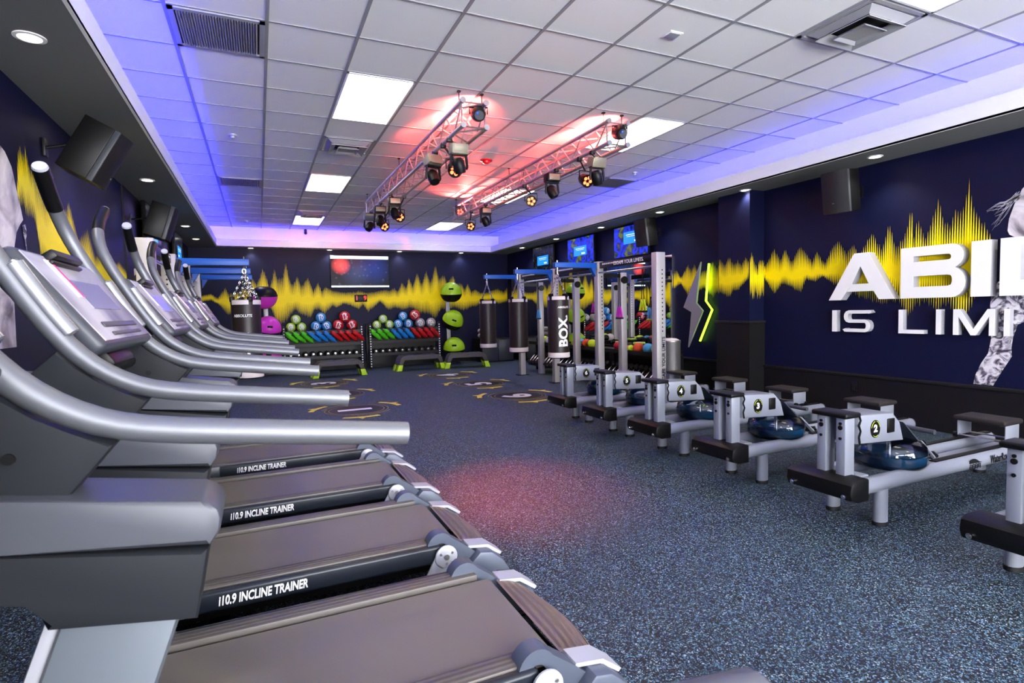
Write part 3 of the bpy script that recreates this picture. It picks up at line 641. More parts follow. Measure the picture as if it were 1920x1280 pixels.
wall_tv(XL+.08, 8.55, 9.75, 2.24, 2.88, 1, 'dark wall screen with a blue card on the left wall above the rack', m_scrd, (0, -.02, .5, .22))
wall_tv(XL+.08, 11.3, 12.4, 2.24, 2.88, 1, 'dark wall screen farthest along the left wall', m_scrd, (0, -.02, .5, .22))
o = thing('wall_screen', 'wide wall screen with a red glow on the back wall above the digital clock', 'screen', (2.335, YB-.04, 2.39))
obj('bezel', MB().box((0, 0, 0), (1.42, .05, .79), None, .006), m_black, o)
def bokeh():
    m = bpy.data.materials.new('screen_bokeh'); m.use_nodes = True; nt = m.node_tree; L = nt.links; p = nt.nodes['Principled BSDF']; p.inputs['Base Color'].default_value = (0, 0, 0, 1); p.inputs['Roughness'].default_value = .15
    tc = nt.nodes.new('ShaderNodeTexCoord')
    def blob(c, rad, col):
        d = nt.nodes.new('ShaderNodeVectorMath'); d.operation = 'DISTANCE'; d.inputs[1].default_value = c; L.new(tc.outputs['Object'], d.inputs[0])
        r = nt.nodes.new('ShaderNodeMapRange'); r.inputs['From Min'].default_value = 0; r.inputs['From Max'].default_value = rad; r.inputs['To Min'].default_value = 1; r.inputs['To Max'].default_value = 0; L.new(d.outputs['Value'], r.inputs['Value'])
        x = nt.nodes.new('ShaderNodeMix'); x.data_type = 'RGBA'; x.inputs[6].default_value = (0, 0, 0, 1); x.inputs[7].default_value = col; L.new(r.outputs[0], x.inputs[0]); return x.outputs[2]
    def add(a, b):
        x = nt.nodes.new('ShaderNodeMixRGB'); x.blend_type = 'ADD'; x.inputs[0].default_value = 1; L.new(a, x.inputs[1]); L.new(b, x.inputs[2]); return x.outputs[0]
    v = nt.nodes.new('ShaderNodeTexVoronoi'); v.inputs['Scale'].default_value = 9; L.new(tc.outputs['Object'], v.inputs['Vector'])
    r = nt.nodes.new('ShaderNodeValToRGB'); L.new(v.outputs['Distance'], r.inputs[0]); r.color_ramp.elements[0].color = lin('#3c4258'); r.color_ramp.elements[0].position = .1; r.color_ramp.elements[1].color = lin('#0c1020'); r.color_ramp.elements[1].position = .3
    c = add(add(r.outputs[0], blob((-.46, -.03, .15), .24, (1.6, .12, .1, 1))), add(blob((.35, -.03, .08), .45, (.01, .03, .22, 1)), blob((-.1, -.03, -.02), .4, (.03, .05, .14, 1))))
    L.new(c, p.inputs['Emission Color']); p.inputs['Emission Strength'].default_value = 1.; p.inputs['Specular IOR Level'].default_value = .12; p.inputs['Roughness'].default_value = .3
    return m
obj('screen', MB().box((0, -.026, 0), (1.40, .004, .77)), bokeh(), o)
obj('top_bar', MB().box((0, -.029, .345), (1.40, .002, .075)), m_bar, o); obj('bottom_bar', MB().box((0, -.029, -.365), (1.40, .002, .04)), m_bar, o)
o = thing('digital_clock', 'small black digital clock with red digits under the back wall screen', 'clock', (2.33, YB-.025, 1.73))
obj('case', MB().box((0, 0, 0), (.30, .05, .18), None, .008), m_black, o)
text('digits', '1   9', .15, m_dig, frame((0, -.028, 0), (1, 0, 0), (0, 0, 1)), o)

# ------------------------------------------------------------------ treadmills (local: +X to the rear, y centred)
m_grip = mat('grip_plate', '#9fa1a6', .25, metal=.7)
m_conf = print_mat('console_face', [(.35, '#5a5768'), (.5, '#8f8c95'), (.62, '#a7a4aa')], 3)
m_stk = mat('sticker_white', '#eeeaf0', .4); m_stkp = mat('sticker_magenta', '#e0207a', .4); m_stkv = mat('sticker_violet', '#5a48c8', .4)
TUBE = [(.178, 1.166, 0), (-.05, 1.194, 0), (-.16, 1.209, 0), (-.215, 1.222, 0), (-.262, 1.245, 0), (-.305, 1.278, 0), (-.342, 1.322, 0), (-.378, 1.378, 0), (-.424, 1.462, 0), (-.462, 1.535, 0), (-.490, 1.60, .008), (-.503, 1.655, .035), (-.507, 1.71, .085), (-.503, 1.757, .15)]
def smooth(pts, n=3):
    P = [Vector(p) for p in pts]
    for _ in range(n-1):
        Q = [P[0]]
        for a, b in zip(P, P[1:]): Q += [a*.75+b*.25, a*.25+b*.75]
        P = Q+[P[-1]]
    return P
def treadmill(yc, label, sticker, D=.07, xo=0.):
    o = thing('treadmill', label, 'treadmill', (xo, yc, 0), group='treadmills along the left wall')
   
    HW = .345
    obj('base_frame', MB().box2(-.80, 1.02, D-.33, D-.27, .01, .07, .01).box2(-.80, 1.02, D+.27, D+.33, .01, .07, .01).box2(-.80, -.72, D-.33, D+.33, .01, .08, .01).box2(.86, .98, D-.33, D+.33, .01, .06, .01).box2(-.25, -.17, D-.30, D+.30, .02, .06), m_black, o)
    hood = obj('motor_hood', MB().prism([(-.78, .08), (-.55, .08), (-.50, .16), (-.54, .27), (-.66, .30), (-.76, .22)], XZ, D-.27, D+.27, .02), m_dgrey, o)
    obj('under_tray', MB().box2(-.58, .70, D-.25, D+.25, .12, .21), m_black, o)
    for s, nm in ((-1, 'near'), (1, 'far')):
        y1, y0 = D+s*.372, D+s*.335
        b = obj('side_beam', MB().box2(-.58, .72, min(y0, y1), max(y0, y1), .20, .283, .014, 3), m_beam, o)
        obj('beam_cover', MB().box2(-.60, -.30, min(y0, y1)-.003, max(y0, y1)+.003, .196, .287, .014), m_dgrey, b)
        if s < 0: text('lettering', 'i10.9 INCLINE TRAINER', .052, m_wht, frame((-.03, y1-.0012, .240), (1, 0, 0), (0, 0, 1)), b, shear=.18, off=.0016, sx=.62)
        obj('foot_rail', MB().box2(-.58, .76, D+s*.262, D+s*.338, .262, .289, .005), m_foot, o)
        # hinge cover: arch over the rear roller, sloping down to the end cover
        pr = [(.655, .262)] + [(.72+.065*math.cos(math.radians(a)), .262+.072*math.sin(math.radians(a))) for a in range(170, 20, -15)] + [(.83, .262), (.93, .18), (.90, .12), (.80, .19), (.765, .255)] + [(.72+.03*math.cos(math.radians(a)), .257+.03*math.sin(math.radians(a))) for a in range(10, 180, 25)]
        obj('hinge_cover', MB().prism(pr, XZ, D+s*.29, D+s*.355), m_hinge, o)
        ec = obj('end_cover', MB().prism([(.80, .03), (1.07, .03), (1.055, .10), (1.02, .165), (.96, .215), (.90, .225), (.84, .17)], XZ, D+s*.30, D+s*.40, .012), m_hinge, o)
        obj('end_cap', MB().prism([(.855, .232), (.95, .219), (1.02, .17), (1.03, .18), (.96, .232), (.86, .245)], XZ, D+s*.262, D+s*.345), m_cap, o)
        la = obj('lift_arm', MB().prism([(.70, .262), (.76, .262), (.745, .08), (.60, .03), (.585, .06)], XZ, D+s*.374, D+s*.384, .003), m_cap, o)
        dk = obj('pivot_disc', MB().lathe([(.052, 0), (.052, .008), (.047, .011), (0, .011)], Matrix.Translation((.735, D+s*.384, .235)) @ Matrix.Rotation(-s*PI/2, 4, 'X'), 24), m_cap, o)
        bm_ = MB()
        for a in (30, 150, 270): bm_.cyl((.735+.032*math.cos(math.radians(a)), D+s*.394, .235+.032*math.sin(math.radians(a))), (.735+.032*math.cos(math.radians(a)), D+s*.398, .235+.032*math.sin(math.radians(a))), .006, seg=8)
        obj('bolt', bm_.cyl((.735, D+s*.394, .235), (.735, D+s*.402, .235), .013, seg=10), m_steel, dk)
    bp = [(-.60, .24), (-.60, .262), (-.57, .272), (.76, .272)] + [(.785+.036*math.cos(math.radians(a)), .236+.036*math.sin(math.radians(a))) for a in range(80, -91, -20)] + [(-.5, .2)]
    obj('belt', MB().prism(bp, XZ, D-.245, D+.245), m_belt, o, sharp=60)
    # ribbed rear step: bowed in plan, curved down to the floor
    nx, ny = 56, 26; vsx, fsx = [], []
    for iy in range(ny+1):
        y = -.27+.54*iy/ny; bow = .09*(1-(y/.36)**2)
        for ix in range(nx+1):
            t = ix/nx; x = .845+(.12+bow)*t; z = .243-.02*t-.085*t*t*t
            rib = .5-.5*math.cos(t*2*PI*6) if .06 < t < .9 and abs(y) < .24 else 0
            vsx.append((x, D+y, z-.011*rib))
    for iy in range(ny):
        for ix in range(nx): a = iy*(nx+1)+ix; fsx.append((a, a+1, a+nx+2, a+nx+1))
    mb = MB().mesh(vsx, fsx)
    e0 = len(vsx); skirt = []
    for iy in range(ny+1): a = vsx[iy*(nx+1)+nx]; skirt += [a, (a[0]+.012, a[1], .03)]
    mb.mesh(skirt, [(2*k, 2*k+2, 2*k+3, 2*k+1) for k in range(ny)])
    obj('rear_step', mb, m_step, o, sharp=60)
    for s in (-1, 1):
        y = s*HW
        u = obj('upright', MB().prism([(-.135, .985), (-.262, 1.01), (-.60, .08), (-.475, .04)], XZ, y-.045, y+.045, .014), m_silver, o)
        obj('upright_edge', MB().prism([(-.259, 1.01), (-.282, 1.005), (-.62, .08), (-.60, .08)], XZ, y-.028, y+.028, .006), m_cap, u)
        cw = obj('cowl', MB().prism([(-.74, 1.075), (-.34, 1.042), (-.290, 1.028), (-.280, .985), (-.122, .96), (-.104, 1.054), (-.34, 1.088), (-.74, 1.128)], XZ, y-.052, y+.052, .008), m_panelg, o)
        top = [(-.74, 1.132), (-.34, 1.092), (-.102, 1.058), (-.090, 1.075)] + [(-.113+.026*math.cos(math.radians(a)), 1.093+.026*math.sin(math.radians(a))) for a in (0, 30, 60, 85)] + [(-.34, 1.156), (-.74, 1.19)]
        obj('cowl_top', MB().prism(top, XZ, y-.056, y+.056, .008), m_cowl, cw)
        pn = obj('side_panel', MB().prism([(-.345, 1.302), (-.318, 1.268), (-.288, 1.238), (-.252, 1.216), (-.205, 1.200), (-.28, 1.11), (-.47, 1.10), (-.43, 1.22)], XZ, y-.028, y+.028, .004), m_panelg, o)
        obj('bolt', MB().cyl((-.31, y-.031, 1.195), (-.31, y-.025, 1.195), .007, seg=12), m_black, pn)
        P = smooth([(x, y-s*d, z) for x, z, d in TUBE], 2)
        hb = obj('handlebar', MB().tube(P, .0185, 16), m_tubeg, o)
        t = (P[-1]-P[-2]).normalized()
        obj('shaded_grip_end', MB().tube(P[-5:-1]+[P[-1]+t*.003], .0193, 16), m_black, hb)  # black end sleeve, lengthened to darken the shaded upper bar too
        obj('end_plug', MB().tube([P[-1]+t*.003, P[-1]+t*.010], [.0185, .0165], 16), m_cap, hb)
        G = smooth([(x, y-s*d, z) for x, z, d in TUBE[6:9]], 3)
        G = [g_+Vector((.016, 0, .008)) for g_ in G]
        obj('sensor_grip', MB().tube(G, [.009]+[.0165]*(len(G)-2)+[.009], 12), m_grip, hb)
    # console between the bars
    a = Vector((-.285, 0, 1.302)); b = Vector((-.435, 0, 1.512)); dz = (b-a).normalized(); nn = Vector((dz.z, 0, -dz.x))
    R = Matrix((Vector((0, 1, 0)), dz, nn)).transposed()
    c0 = (a+b)/2-nn*.02; L = (b-a).length
    con = obj('console', MB().box(c0, (.54, L, .04), R, .014, 3), m_dgrey, o)
    obj('console_back', MB().box(c0-nn*.035, (.44, L*.8, .05), R, .02), m_black, con)
    obj('console_face', MB().box(c0+nn*.0205, (.50, L-.03, .004), R, .0015), m_conf, con)
    pt = lambda u, v, h=.024: c0+Vector((0, 1, 0))*u+dz*v+nn*h
    obj('reading_ledge', MB().box(pt(-.02, L*.42, .03), (.20, .02, .03), R, .004).box(pt(-.02, L*.36, .026), (.22, .008, .012), R, .002), m_blackm, con)
    obj('screen_window', MB().box(pt(.02, .01, .0235), (.26, .08, .002), R), mat('dim_display', '#8f8a98', .15) if not bpy.data.materials.get('dim_display') else bpy.data.materials['dim_display'], con)
    obj('sticker', MB().box(pt(-.13, .05, .024), (.04, .10, .002), R), m_stk, con)
    obj('sticker_stripe', MB().box(pt(-.115, .05, .0255), (.012, .10, .001), R), sticker, con)
    obj('key_row', MB().box(pt(0, -.075, .0245), (.34, .014, .004), R, .002).box(pt(0, -.1, .0245), (.30, .010, .004), R, .002), m_dgrey, con)
    obj('cross_bar', MB().tube([(-.36, -HW+.02, 1.235), (-.36, HW-.02, 1.235)], .02, 12), m_black, o)
    obj('console_neck', MB().box((-.345, 0, 1.275), (.05, .22, .08), Matrix.Rotation(-.6, 3, 'Y'), .012), m_black, o)
    return o
TM = [treadmill(.53, 'grey incline treadmill nearest the camera, its rounded silver cowl and handlebar largest of all', m_stkp, .1, .03),
      treadmill(1.655, 'grey incline treadmill second from the camera, with the big ribbed bronze rear step', m_stkp, .15),
      treadmill(2.70, 'grey incline treadmill third from the camera in the left row', m_stkv, .09),
      treadmill(3.75, 'grey incline treadmill fourth from the camera in the left row', m_stkp, .05),
      treadmill(4.80, 'grey incline treadmill farthest from the camera, beside the floor marker 1', m_stkp, .02)]

# ------------------------------------------------------------------ water rowers (local: +X toward the wall)
RW = {}
def rower(num, X, Y, rz, seatx, label):
    o = thing('rowing_machine', label, 'rowing machine', (X, Y, 0), rz, group='water rowers along the right wall')
    YR = .152
    for s in (-1, 1):
        rl = obj('rail', MB().tube([(-.20, s*YR, .262), (1.83, s*YR, .262)], .049, 18), m_rower, o)
        obj('end_plug', MB().tube([(1.83, s*YR, .262), (1.855, s*YR, .262)], [.050, .044], 18), m_black, rl)
        obj('slide_track', MB().box2(.55, 1.80, s*YR-.02-.012*s, s*YR+.02-.012*s, .309, .318), m_black, rl)
        if s < 0:
            text('lettering', 'WaterRower', .078, m_blk, frame((1.24, -YR-.0498, .262), (1, 0, 0), (0, 0, 1)), rl, off=.0015, sx=.66, ext=.0008)
            wv = MB(); wv.prism([(-.07, .0)]+[(-.07+.14*k/12, .03*math.sin(PI*min(1, .25+k/14))) for k in range(13)]+[(.07, -.004)], lambda u, v, d: (.92+u, d, .268+v), -YR-.0505, -YR-.0485)
            for zz in (.258, .246, .235):
                wv.prism([(-.065+.13*k/16, .004*math.sin(k*PI/2)) for k in range(17)]+[(-.065+.13*k/16, .006+.004*math.sin(k*PI/2)) for k in range(16, -1, -1)], lambda u, v, d: (.92+u, d, zz+v-.004), -YR-.0505, -YR-.0465)
            obj('emblem', wv, m_blk, rl)
        for x in (0, 1.72):
            lg = obj('leg', MB().lathe([(.042, .02), (.042, .245)], Matrix.Translation((x, s*YR, 0)) @ Matrix.Diagonal((1.15, .85, 1, 1)), 18), m_rower, o)
            obj('foot', MB().lathe([(.046, 0), (.046, .022), (.042, .024)], Matrix.Translation((x, s*YR, 0)) @ Matrix.Diagonal((1.15, .85, 1, 1)), 18), m_rubber, lg)
            obj('gusset', MB().prism([(x-.05, .222), (x+.03, .222), (x+.03, .262), (x-.01, .262)], XZ, s*YR-.03, s*YR+.03, .005), m_rower, lg)
    bf = obj('bumper', MB().prism([(-.30, .195), (-.355, .215), (-.37, .255), (-.36, .305), (-.33, .325), (-.20, .325), (-.20, .195)], XZ, -.215, .215, .014), m_black, o)
    for s in (-1, 1): obj('bolt', MB().cyl((-.372, s*.17, .235), (-.355, s*.17, .235), .014, seg=12).cyl((-.38, s*.17, .235), (-.37, s*.17, .235), .007, seg=8), m_chrome, bf)
    obj('cross_plate', MB().box2(-.26, -.08, -.13, .13, .295, .315, .004), m_deck_g, o)
    for s in (-1, 1):
        y = s*.062-.012
        ps = obj('post', MB().box2(-.262, -.175, y-.030, y+.030, .31, .672, .006), m_rower, o)
        for zz in (.635, .61, .545): obj('post_bolt', MB().cyl((-.268, y, zz), (-.26, y, zz), .009 if zz != .61 else .014, seg=10), m_black, ps)
    obj('post_cap', MB().box2(-.285, -.145, -.125, .105, .668, .700, .012, 3), m_black, o)
    dc = obj('drive_cover', MB().prism([(-.165, .505), (.28, .48), (.24, .60), (.17, .665), (-.165, .682)], XZ, -.12, .10, .014), m_rower, o)
    obj('edge_trim', MB().tube([(-.163, -.122, .682), (-.150, -.122, .65), (-.165, -.122, .62), (-.150, -.122, .585), (-.163, -.122, .55), (-.155, -.122, .505)], .006, 6), m_black, dc)
    bd = obj('number_badge', MB().lathe([(.046, 0), (.046, .003), (0, .004)], Matrix.Translation((-.01, -.12, .585)) @ Matrix.Diagonal((.98, 1, 1.18, 1)) @ Matrix.Rotation(PI/2, 4, 'X'), 28), m_black, dc)
    for a0, a1 in ((100, 170), (10, 80), (235, 305)):
        obj('badge_arc', MB().tube([(-.01+.98*.040*math.cos(math.radians(a0+(a1-a0)*k/6)), -.1245, .585+1.18*.040*math.sin(math.radians(a0+(a1-a0)*k/6))) for k in range(7)], .0013, 5), m_yelg, bd)
    text('number', str(num), .060, m_wht, frame((-.012, -.1248, .586), (1, 0, 0), (0, 0, 1)), bd, off=.0025, sx=1.1)
    obj('monitor', MB().box2(.105, .175, -.127, -.115, .545, .635, .006), m_black, dc)
    # tank
    TX, TYc, TR = .325, 0, .212
    op = [(0, .284), (.15, .284), (.188, .294), (TR, .322), (TR, .372), (TR+.006, .374), (TR+.006, .382), (TR, .384), (.204, .424), (.175, .455), (.12, .468), (0, .470)]
    tk = obj('water_tank', MB().lathe(op, Matrix.Translation((TX, TYc, 0)), 48), m_glass, o, sharp=60)
    obj('water', MB().lathe([(0, .289), (.148, .289), (.184, .299), (TR-.005, .324), (TR-.005, .378), (0, .378)], Matrix.Translation((TX, TYc, 0)), 40), m_water, tk)
    pdl = MB().cyl((TX, TYc, .315), (TX, TYc, .47), .014, seg=12)
    for k in range(3): pdl.box((TX+.07*math.cos(k*PI/3), TYc+.07*math.sin(k*PI/3), .35), (.22, .006, .05), Matrix.Rotation(k*PI/3, 3, 'Z'))
    obj('paddle', pdl, m_chrome, tk)
    # footboard slope and plates
    fb = obj('footboard', MB().prism([(.255, .60), (.275, .59), (.60, .33), (.585, .315)], XZ, -.125, .125, .002), m_dgrey, o)
    for s in (-1, 1): obj('foot_plate', MB().box((.55, s*.07, .385), (.20, .095, .012), Matrix.Rotation(.70, 3, 'Y'), .004), m_rower, o); obj('heel_cup', MB().tube([(.64, s*.07-.045, .33), (.69, s*.07, .335), (.64, s*.07+.045, .33)], .012, 8), m_black, o)
    obj('strap', MB().box((.50, 0, .44), (.03, .24, .008), Matrix.Rotation(.70, 3, 'Y')), m_black, o)
    obj('trough', MB().box2(.62, 1.80, -.10, .10, .232, .242), m_deck_g, o)
    obj('handle', MB().tube([(.38, -.24, .542), (.38, -.05, .545), (.38, .19, .542)], .0155, 12), m_dgrey, o)
    obj('belt_strap', MB().box2(.17, .385, -.02, .02, .540, .545), m_black, o)
    # sliding seat
    sx = seatx+.11
    st = obj('seat', MB().box2(sx-.13, sx+.12, -.165, .165, .452, .49, .014, 3), m_seat, o)
    for s in (-1, 1):
        obj('seat_bracket', MB().box2(sx-.09, sx+.09, s*.148-.004, s*.148+.004, .335, .452, .003).box2(sx-.09, sx+.09, s*.148-(.03 if s > 0 else 0), s*.148+(.03 if s < 0 else 0), .446, .453), m_rower, st)
        for xx in (-.075, .075): obj('wheel', MB().cyl((sx+xx, s*.158, .335), (sx+xx, s*.18, .335), .019, seg=14), m_black, st)
    for xx in (-.075, .075): obj('axle', MB().cyl((sx+xx, -.15, .338), (sx+xx, .15, .338), .006, seg=8), m_steel, st)
    return o
for n, X, Y, sx in ((1, 3.40, 1.29, 1.30), (2, 3.40, 2.255, 1.38), (3, 3.44, 3.165, 1.40), (4, 3.475, 4.055, 1.40), (5, 3.51, 4.92, 1.46), (6, 3.54, 5.765, 1.45)):
    rower(n, X, Y, -.006*(6-n)*0, sx, 'pale grey water rowing machine with the round number %d badge' % n if n > 1 else 'pale grey water rowing machine cut off by the right edge of the photo')

# ------------------------------------------------------------------ floor markers
def marker(num, x, y, label):
    o = thing('floor_marker', label, 'floor marking', (x, y, .001), PI/2, group='numbered circles on the floor')
    def arcband(r, w_, a0, a1, z=.001, n=40):
        mb = MB(); v = []
        for k in range(n+1):
            a = math.radians(a0+(a1-a0)*k/n); v += [(r*math.cos(a), r*math.sin(a), z), ((r+w_)*math.cos(a), (r+w_)*math.sin(a), z), ((r+w_)*math.cos(a), (r+w_)*math.sin(a), z+.001), (r*math.cos(a), r*math.sin(a), z+.001)]
        f = []
        for k in range(n):
            b = 4*k
            for q in range(4): f.append((b+q, b+(q+1) % 4, b+4+(q+1) % 4, b+4+q))
        mb.mesh(v, f+[(0, 1, 2, 3), (4*n, 4*n+1, 4*n+2, 4*n+3)]); return mb
    obj('disc', MB().lathe([(.44, 0), (.44, .001), (0, .001)], seg=48), m_blk, o)
    obj('ring', arcband(.375, .007, 0, 360), m_ring, o); obj('ring', arcband(.43, .008, 60, 330), m_ring, o); obj('ring', arcband(.475, .010, 20, 70), m_ring, o); obj('ring', arcband(.475, .010, 190, 240), m_ring, o)
    for a in (35, 155, 275):
        obj('chevron', arcband(.58, .075, a, a+44, .001, 14), m_yel2, o)
        b = math.radians(a+22); obj('pointer', MB().prism([(.63*math.cos(b-.10), .63*math.sin(b-.10)), (.75*math.cos(b), .75*math.sin(b)), (.63*math.cos(b+.10), .63*math.sin(b+.10))], XY, .001, .0022), m_yel2, o)
    text('number', str(num), .62, m_wht, frame((0, 0, .0025), (1, 0, 0), (0, 1, 0)), o, off=.02, sx=1.15)
m_ring = mat('marker_ring', '#b9a03c', .5); m_yel2 = mat('marker_yellow', '#f0d93a', .5)
for n, x, y, l in ((1, 1.20, 8.0, 'numbered floor circle 1, partly hidden by the farthest treadmill'), (2, 1.15, 9.72, 'floor circle 2 between circles 1 and 3 on the left'), (3, 1.12, 11.42, 'floor circle 3 in front of the left grey step deck'), (4, 3.66, 11.3, 'floor circle 4, farthest of the right hand line'), (5, 3.68, 9.6, 'floor circle 5, middle of the right hand line'), (6, 3.68, 7.9, 'floor circle 6, nearest of the right hand line')):
    marker(n, x, y, l)

# ------------------------------------------------------------------ training racks, arms and punching bags
YP = [6.05, 7.50, 8.95, 10.40]
def post_mesh(w_, d, h): return MB().box2(-d/2, d/2, -w_/2, w_/2, 0, h, .006)
def rack(xp, xi, side, label):
    """side=+1: rack on the right wall, arms reach to -X"""
    o = thing('training_rack', label, 'training rack', (xp, 6.0, 0), group='steel training racks')
    for k, y in enumerate(YP):
        h = 2.09
        dx = .15 if k == 0 or side < 0 else .11
        p = obj('post', MB().box2(-dx/2, dx/2, y-6.0-.055, y-6.0+.055, 0, h, .006), m_post, o)
        mb = MB()
        for q in range(16): mb.cyl((0+.02*side, y-6.0-.0565, 1.85-q*.055), (.02*side, y-6.0-.0545, 1.85-q*.055), .011, seg=8)
        obj('bolt_holes', mb, m_blk, p)['kind'] = 'stuff'
        obj('foot_plate', MB().box2(-.11, .11, y-6.0-.09, y-6.0+.09, 0, .012), m_blackm, o)
        if k:
            ip = obj('inner_post', MB().box2(xi-xp-.055, xi-xp+.055, y-6.0-.05, y-6.0+.05, 0, 1.92, .006), m_post, o)
            obj('pulley', MB().cyl((xi-xp, y-6.0-.075, 1.80), (xi-xp, y-6.0-.05, 1.80), .06, seg=18), m_black, ip)
            obj('tie_beam', MB().box2(min(0, xi-xp), max(0, xi-xp), y-6.0-.03, y-6.0+.03, 1.84, 1.90), m_blackm, o)
    for a, b in zip(YP, YP[1:]):
        bm_ = obj('top_beam', MB().box2(-.02, .03, a-6.0+.055, b-6.0-.055, 1.98, 2.075, .004), m_blackm, o)
        mb = MB()
        for q in range(14): mb.box((-.023*side if side > 0 else .033, b-6.0-.15-q*.04, 2.04), (.006, .02, .022))
        obj('slot_row', mb, m_wht, bm_)['kind'] = 'stuff'
        obj('pull_bar', MB().cyl((-.03*side, a-6.0+.05, 1.91), (-.03*side, b-6.0-.05, 1.91), .017, seg=12), m_chrome, o)
    return o
rk = rack(4.95, 5.40, 1, 'steel training rack with perforated posts along the right wall')
text('lettering', 'ESCAPE YOUR LIMITS.', .075, m_wht, frame((-.0215, .70, 2.028), (0, -1, 0), (0, 0, 1)), rk, off=.001)
text('lettering', 'ESCAPE YOUR LIMITS', .07, m_blk, frame((.02, -.0265, .62), (0, 0, 1), (-1, 0, 0)), rk, off=.001)
rl = rack(-.92, -1.2, -1, 'steel training rack with perforated posts along the left wall')
text('lettering', 'escape.', .13, m_blk, frame((.0, -.0265+1.5+1.45, 1.35), (0, 0, 1), (-1, 0, 0)), rl, off=.001)
def arm(x0, x1, y, z, label, grp):
    o = thing('bag_arm', label, 'bag arm', (x0, y, z), group=grp)
    d = x1-x0; s = 1 if d > 0 else -1
    obj('beam', MB().box2(min(0, d), max(0, d), -.04, .04, -.035, .045, .006), m_blue, o)
    obj('brace_plate', MB().prism([(.02*s, -.035), (.10*s, -.035), (.02*s, -.17)], XZ, -.035, .035), m_blue, o)
    obj('eye_bolt', MB().cyl((d-.06*s, 0, -.06), (d-.06*s, 0, .075), .011, seg=8), m_chrome, o)
    return o
def chain(mb, p0, p1, r=.011, n=9):
    p0, p1 = Vector(p0), Vector(p1); d = (p1-p0)/n; t = d.normalized(); q = t.orthogonal().normalized(); b = t.cross(q)
    for k in range(n):
        c = p0+d*(k+.5); w_ = q if k % 2 else b; h = d.length*.62
        mb.tube([c+t*(h*math.cos(a))+w_*(r*math.sin(a)) for a in [2*PI*i/8 for i in range(8)]], .0035, 5, closed=True)
def bag(x, y, label, words, grp, ztop=1.55, zhook=1.99):
    o = thing('punching_bag', label, 'punching bag', (x, y, .6), group=grp)
    H = ztop-.6; r = .165
    obj('body', MB().lathe([(0, .0), (r*.9, .0), (r, .02), (r, H-.04), (r*.97, H), (r*.8, H+.005), (0, H-.01)], seg=32), m_bag, o)
    obj('bottom_band', MB().lathe([(r+.002, .015), (r+.004, .02), (r+.004, .085), (r+.002, .09)], seg=32), m_bagw, o)
    for k in range(4):
        a0, a1 = k*90+8, k*90+82
        v = []
        for q in range(9):
            a = math.radians(a0+(a1-a0)*q/8+20); dp = .05+.0*q
            for zz in (H-.055, H-.002): v += [((r+.004)*math.cos(a), (r+.004)*math.sin(a), zz), ((r+.0005)*math.cos(a), (r+.0005)*math.sin(a), zz)]
        f = []
        for q in range(8): b = 4*q; f += [(b, b+4, b+6, b+2), (b+2, b+6, b+7, b+3), (b, b+1, b+5, b+4)]
        obj('top_band', MB().mesh(v, f), m_bagw, o)
        a = math.radians(k*90+20)
        obj('strap', MB().box((r*.93*math.cos(a), r*.93*math.sin(a), H+.01), (.05, .05, .06), Matrix.Rotation(a, 3, 'Z'), .006), m_black, o)
    for k in range(4):
        a = math.radians(k*90+20); cm = MB(); chain(cm, (r*.9*math.cos(a), r*.9*math.sin(a), H+.03), (0, 0, zhook-.6-.09)); obj('chain', cm, m_chrome, o)
    obj('swivel', MB().tube([(.02*math.cos(t), 0, zhook-.6-.065+.028*math.sin(t)) for t in [2*PI*i/12 for i in range(12)]], .006, 6, closed=True).cyl((0, 0, zhook-.6-.095), (0, 0, zhook-.6-.03), .007, seg=8), m_chrome, o)
    for (s_, sz, zc_, az, up_) in words:
        me = fine(text_mesh(s_, sz, .0006, .008 if sz > .1 else .0012, sx=1.0), 1)
        R_ = r+.003
        for v in me.vertices:
            u_, w_ = (v.co.x, v.co.y) if not up_ else (-v.co.y, v.co.x)
            an = az+u_/R_; rr = R_+v.co.z
            v.co = (rr*math.cos(an), rr*math.sin(an), zc_-.6+w_)
        me.name = 'lettering'; obj('lettering', me, m_wht, o)
    return o
GA = 'blue bag arms on the right rack'; GB = 'blue bag arms on the left rack'; GP = 'brown punching bags on the right'; GL = 'black punching bags on the left'
for k, y in enumerate(YP[1:]):
    w3 = ('nearest', 'middle', 'farthest')[k]
    arm(4.89, 4.14, y, 2.025, 'blue steel arm over the %s punching bag of the right three' % w3, GA)
    az = math.atan2(-y, -4.2)+.55
    bag(4.2, y, ('dark brown punching bag with white BOX lettering, nearest of the right three', 'plain dark brown punching bag, middle of the right three', 'dark brown punching bag with white BOX lettering hidden, farthest of the right three')[k].replace(' with white BOX lettering hidden', ''), [('BOX.', .21, 1.02, az, True), ('ABSOLUTE', .04, 1.38, az, False)] if k == 0 else [], GP)
    arm(-.84, -.08, y, 2.0, 'blue steel arm over the %s punching bag of the left row' % w3, GB)
    azl = math.atan2(-y, .14)-.25
    bag(-.14, y, 'black punching bag, %s of the left row, beyond the treadmill handlebars' % w3, [('BOX.', .21, .92, azl, True), ('ABSOLUTE', .045, 1.36, azl, False)] if k == 0 else [], GL, zhook=1.965)

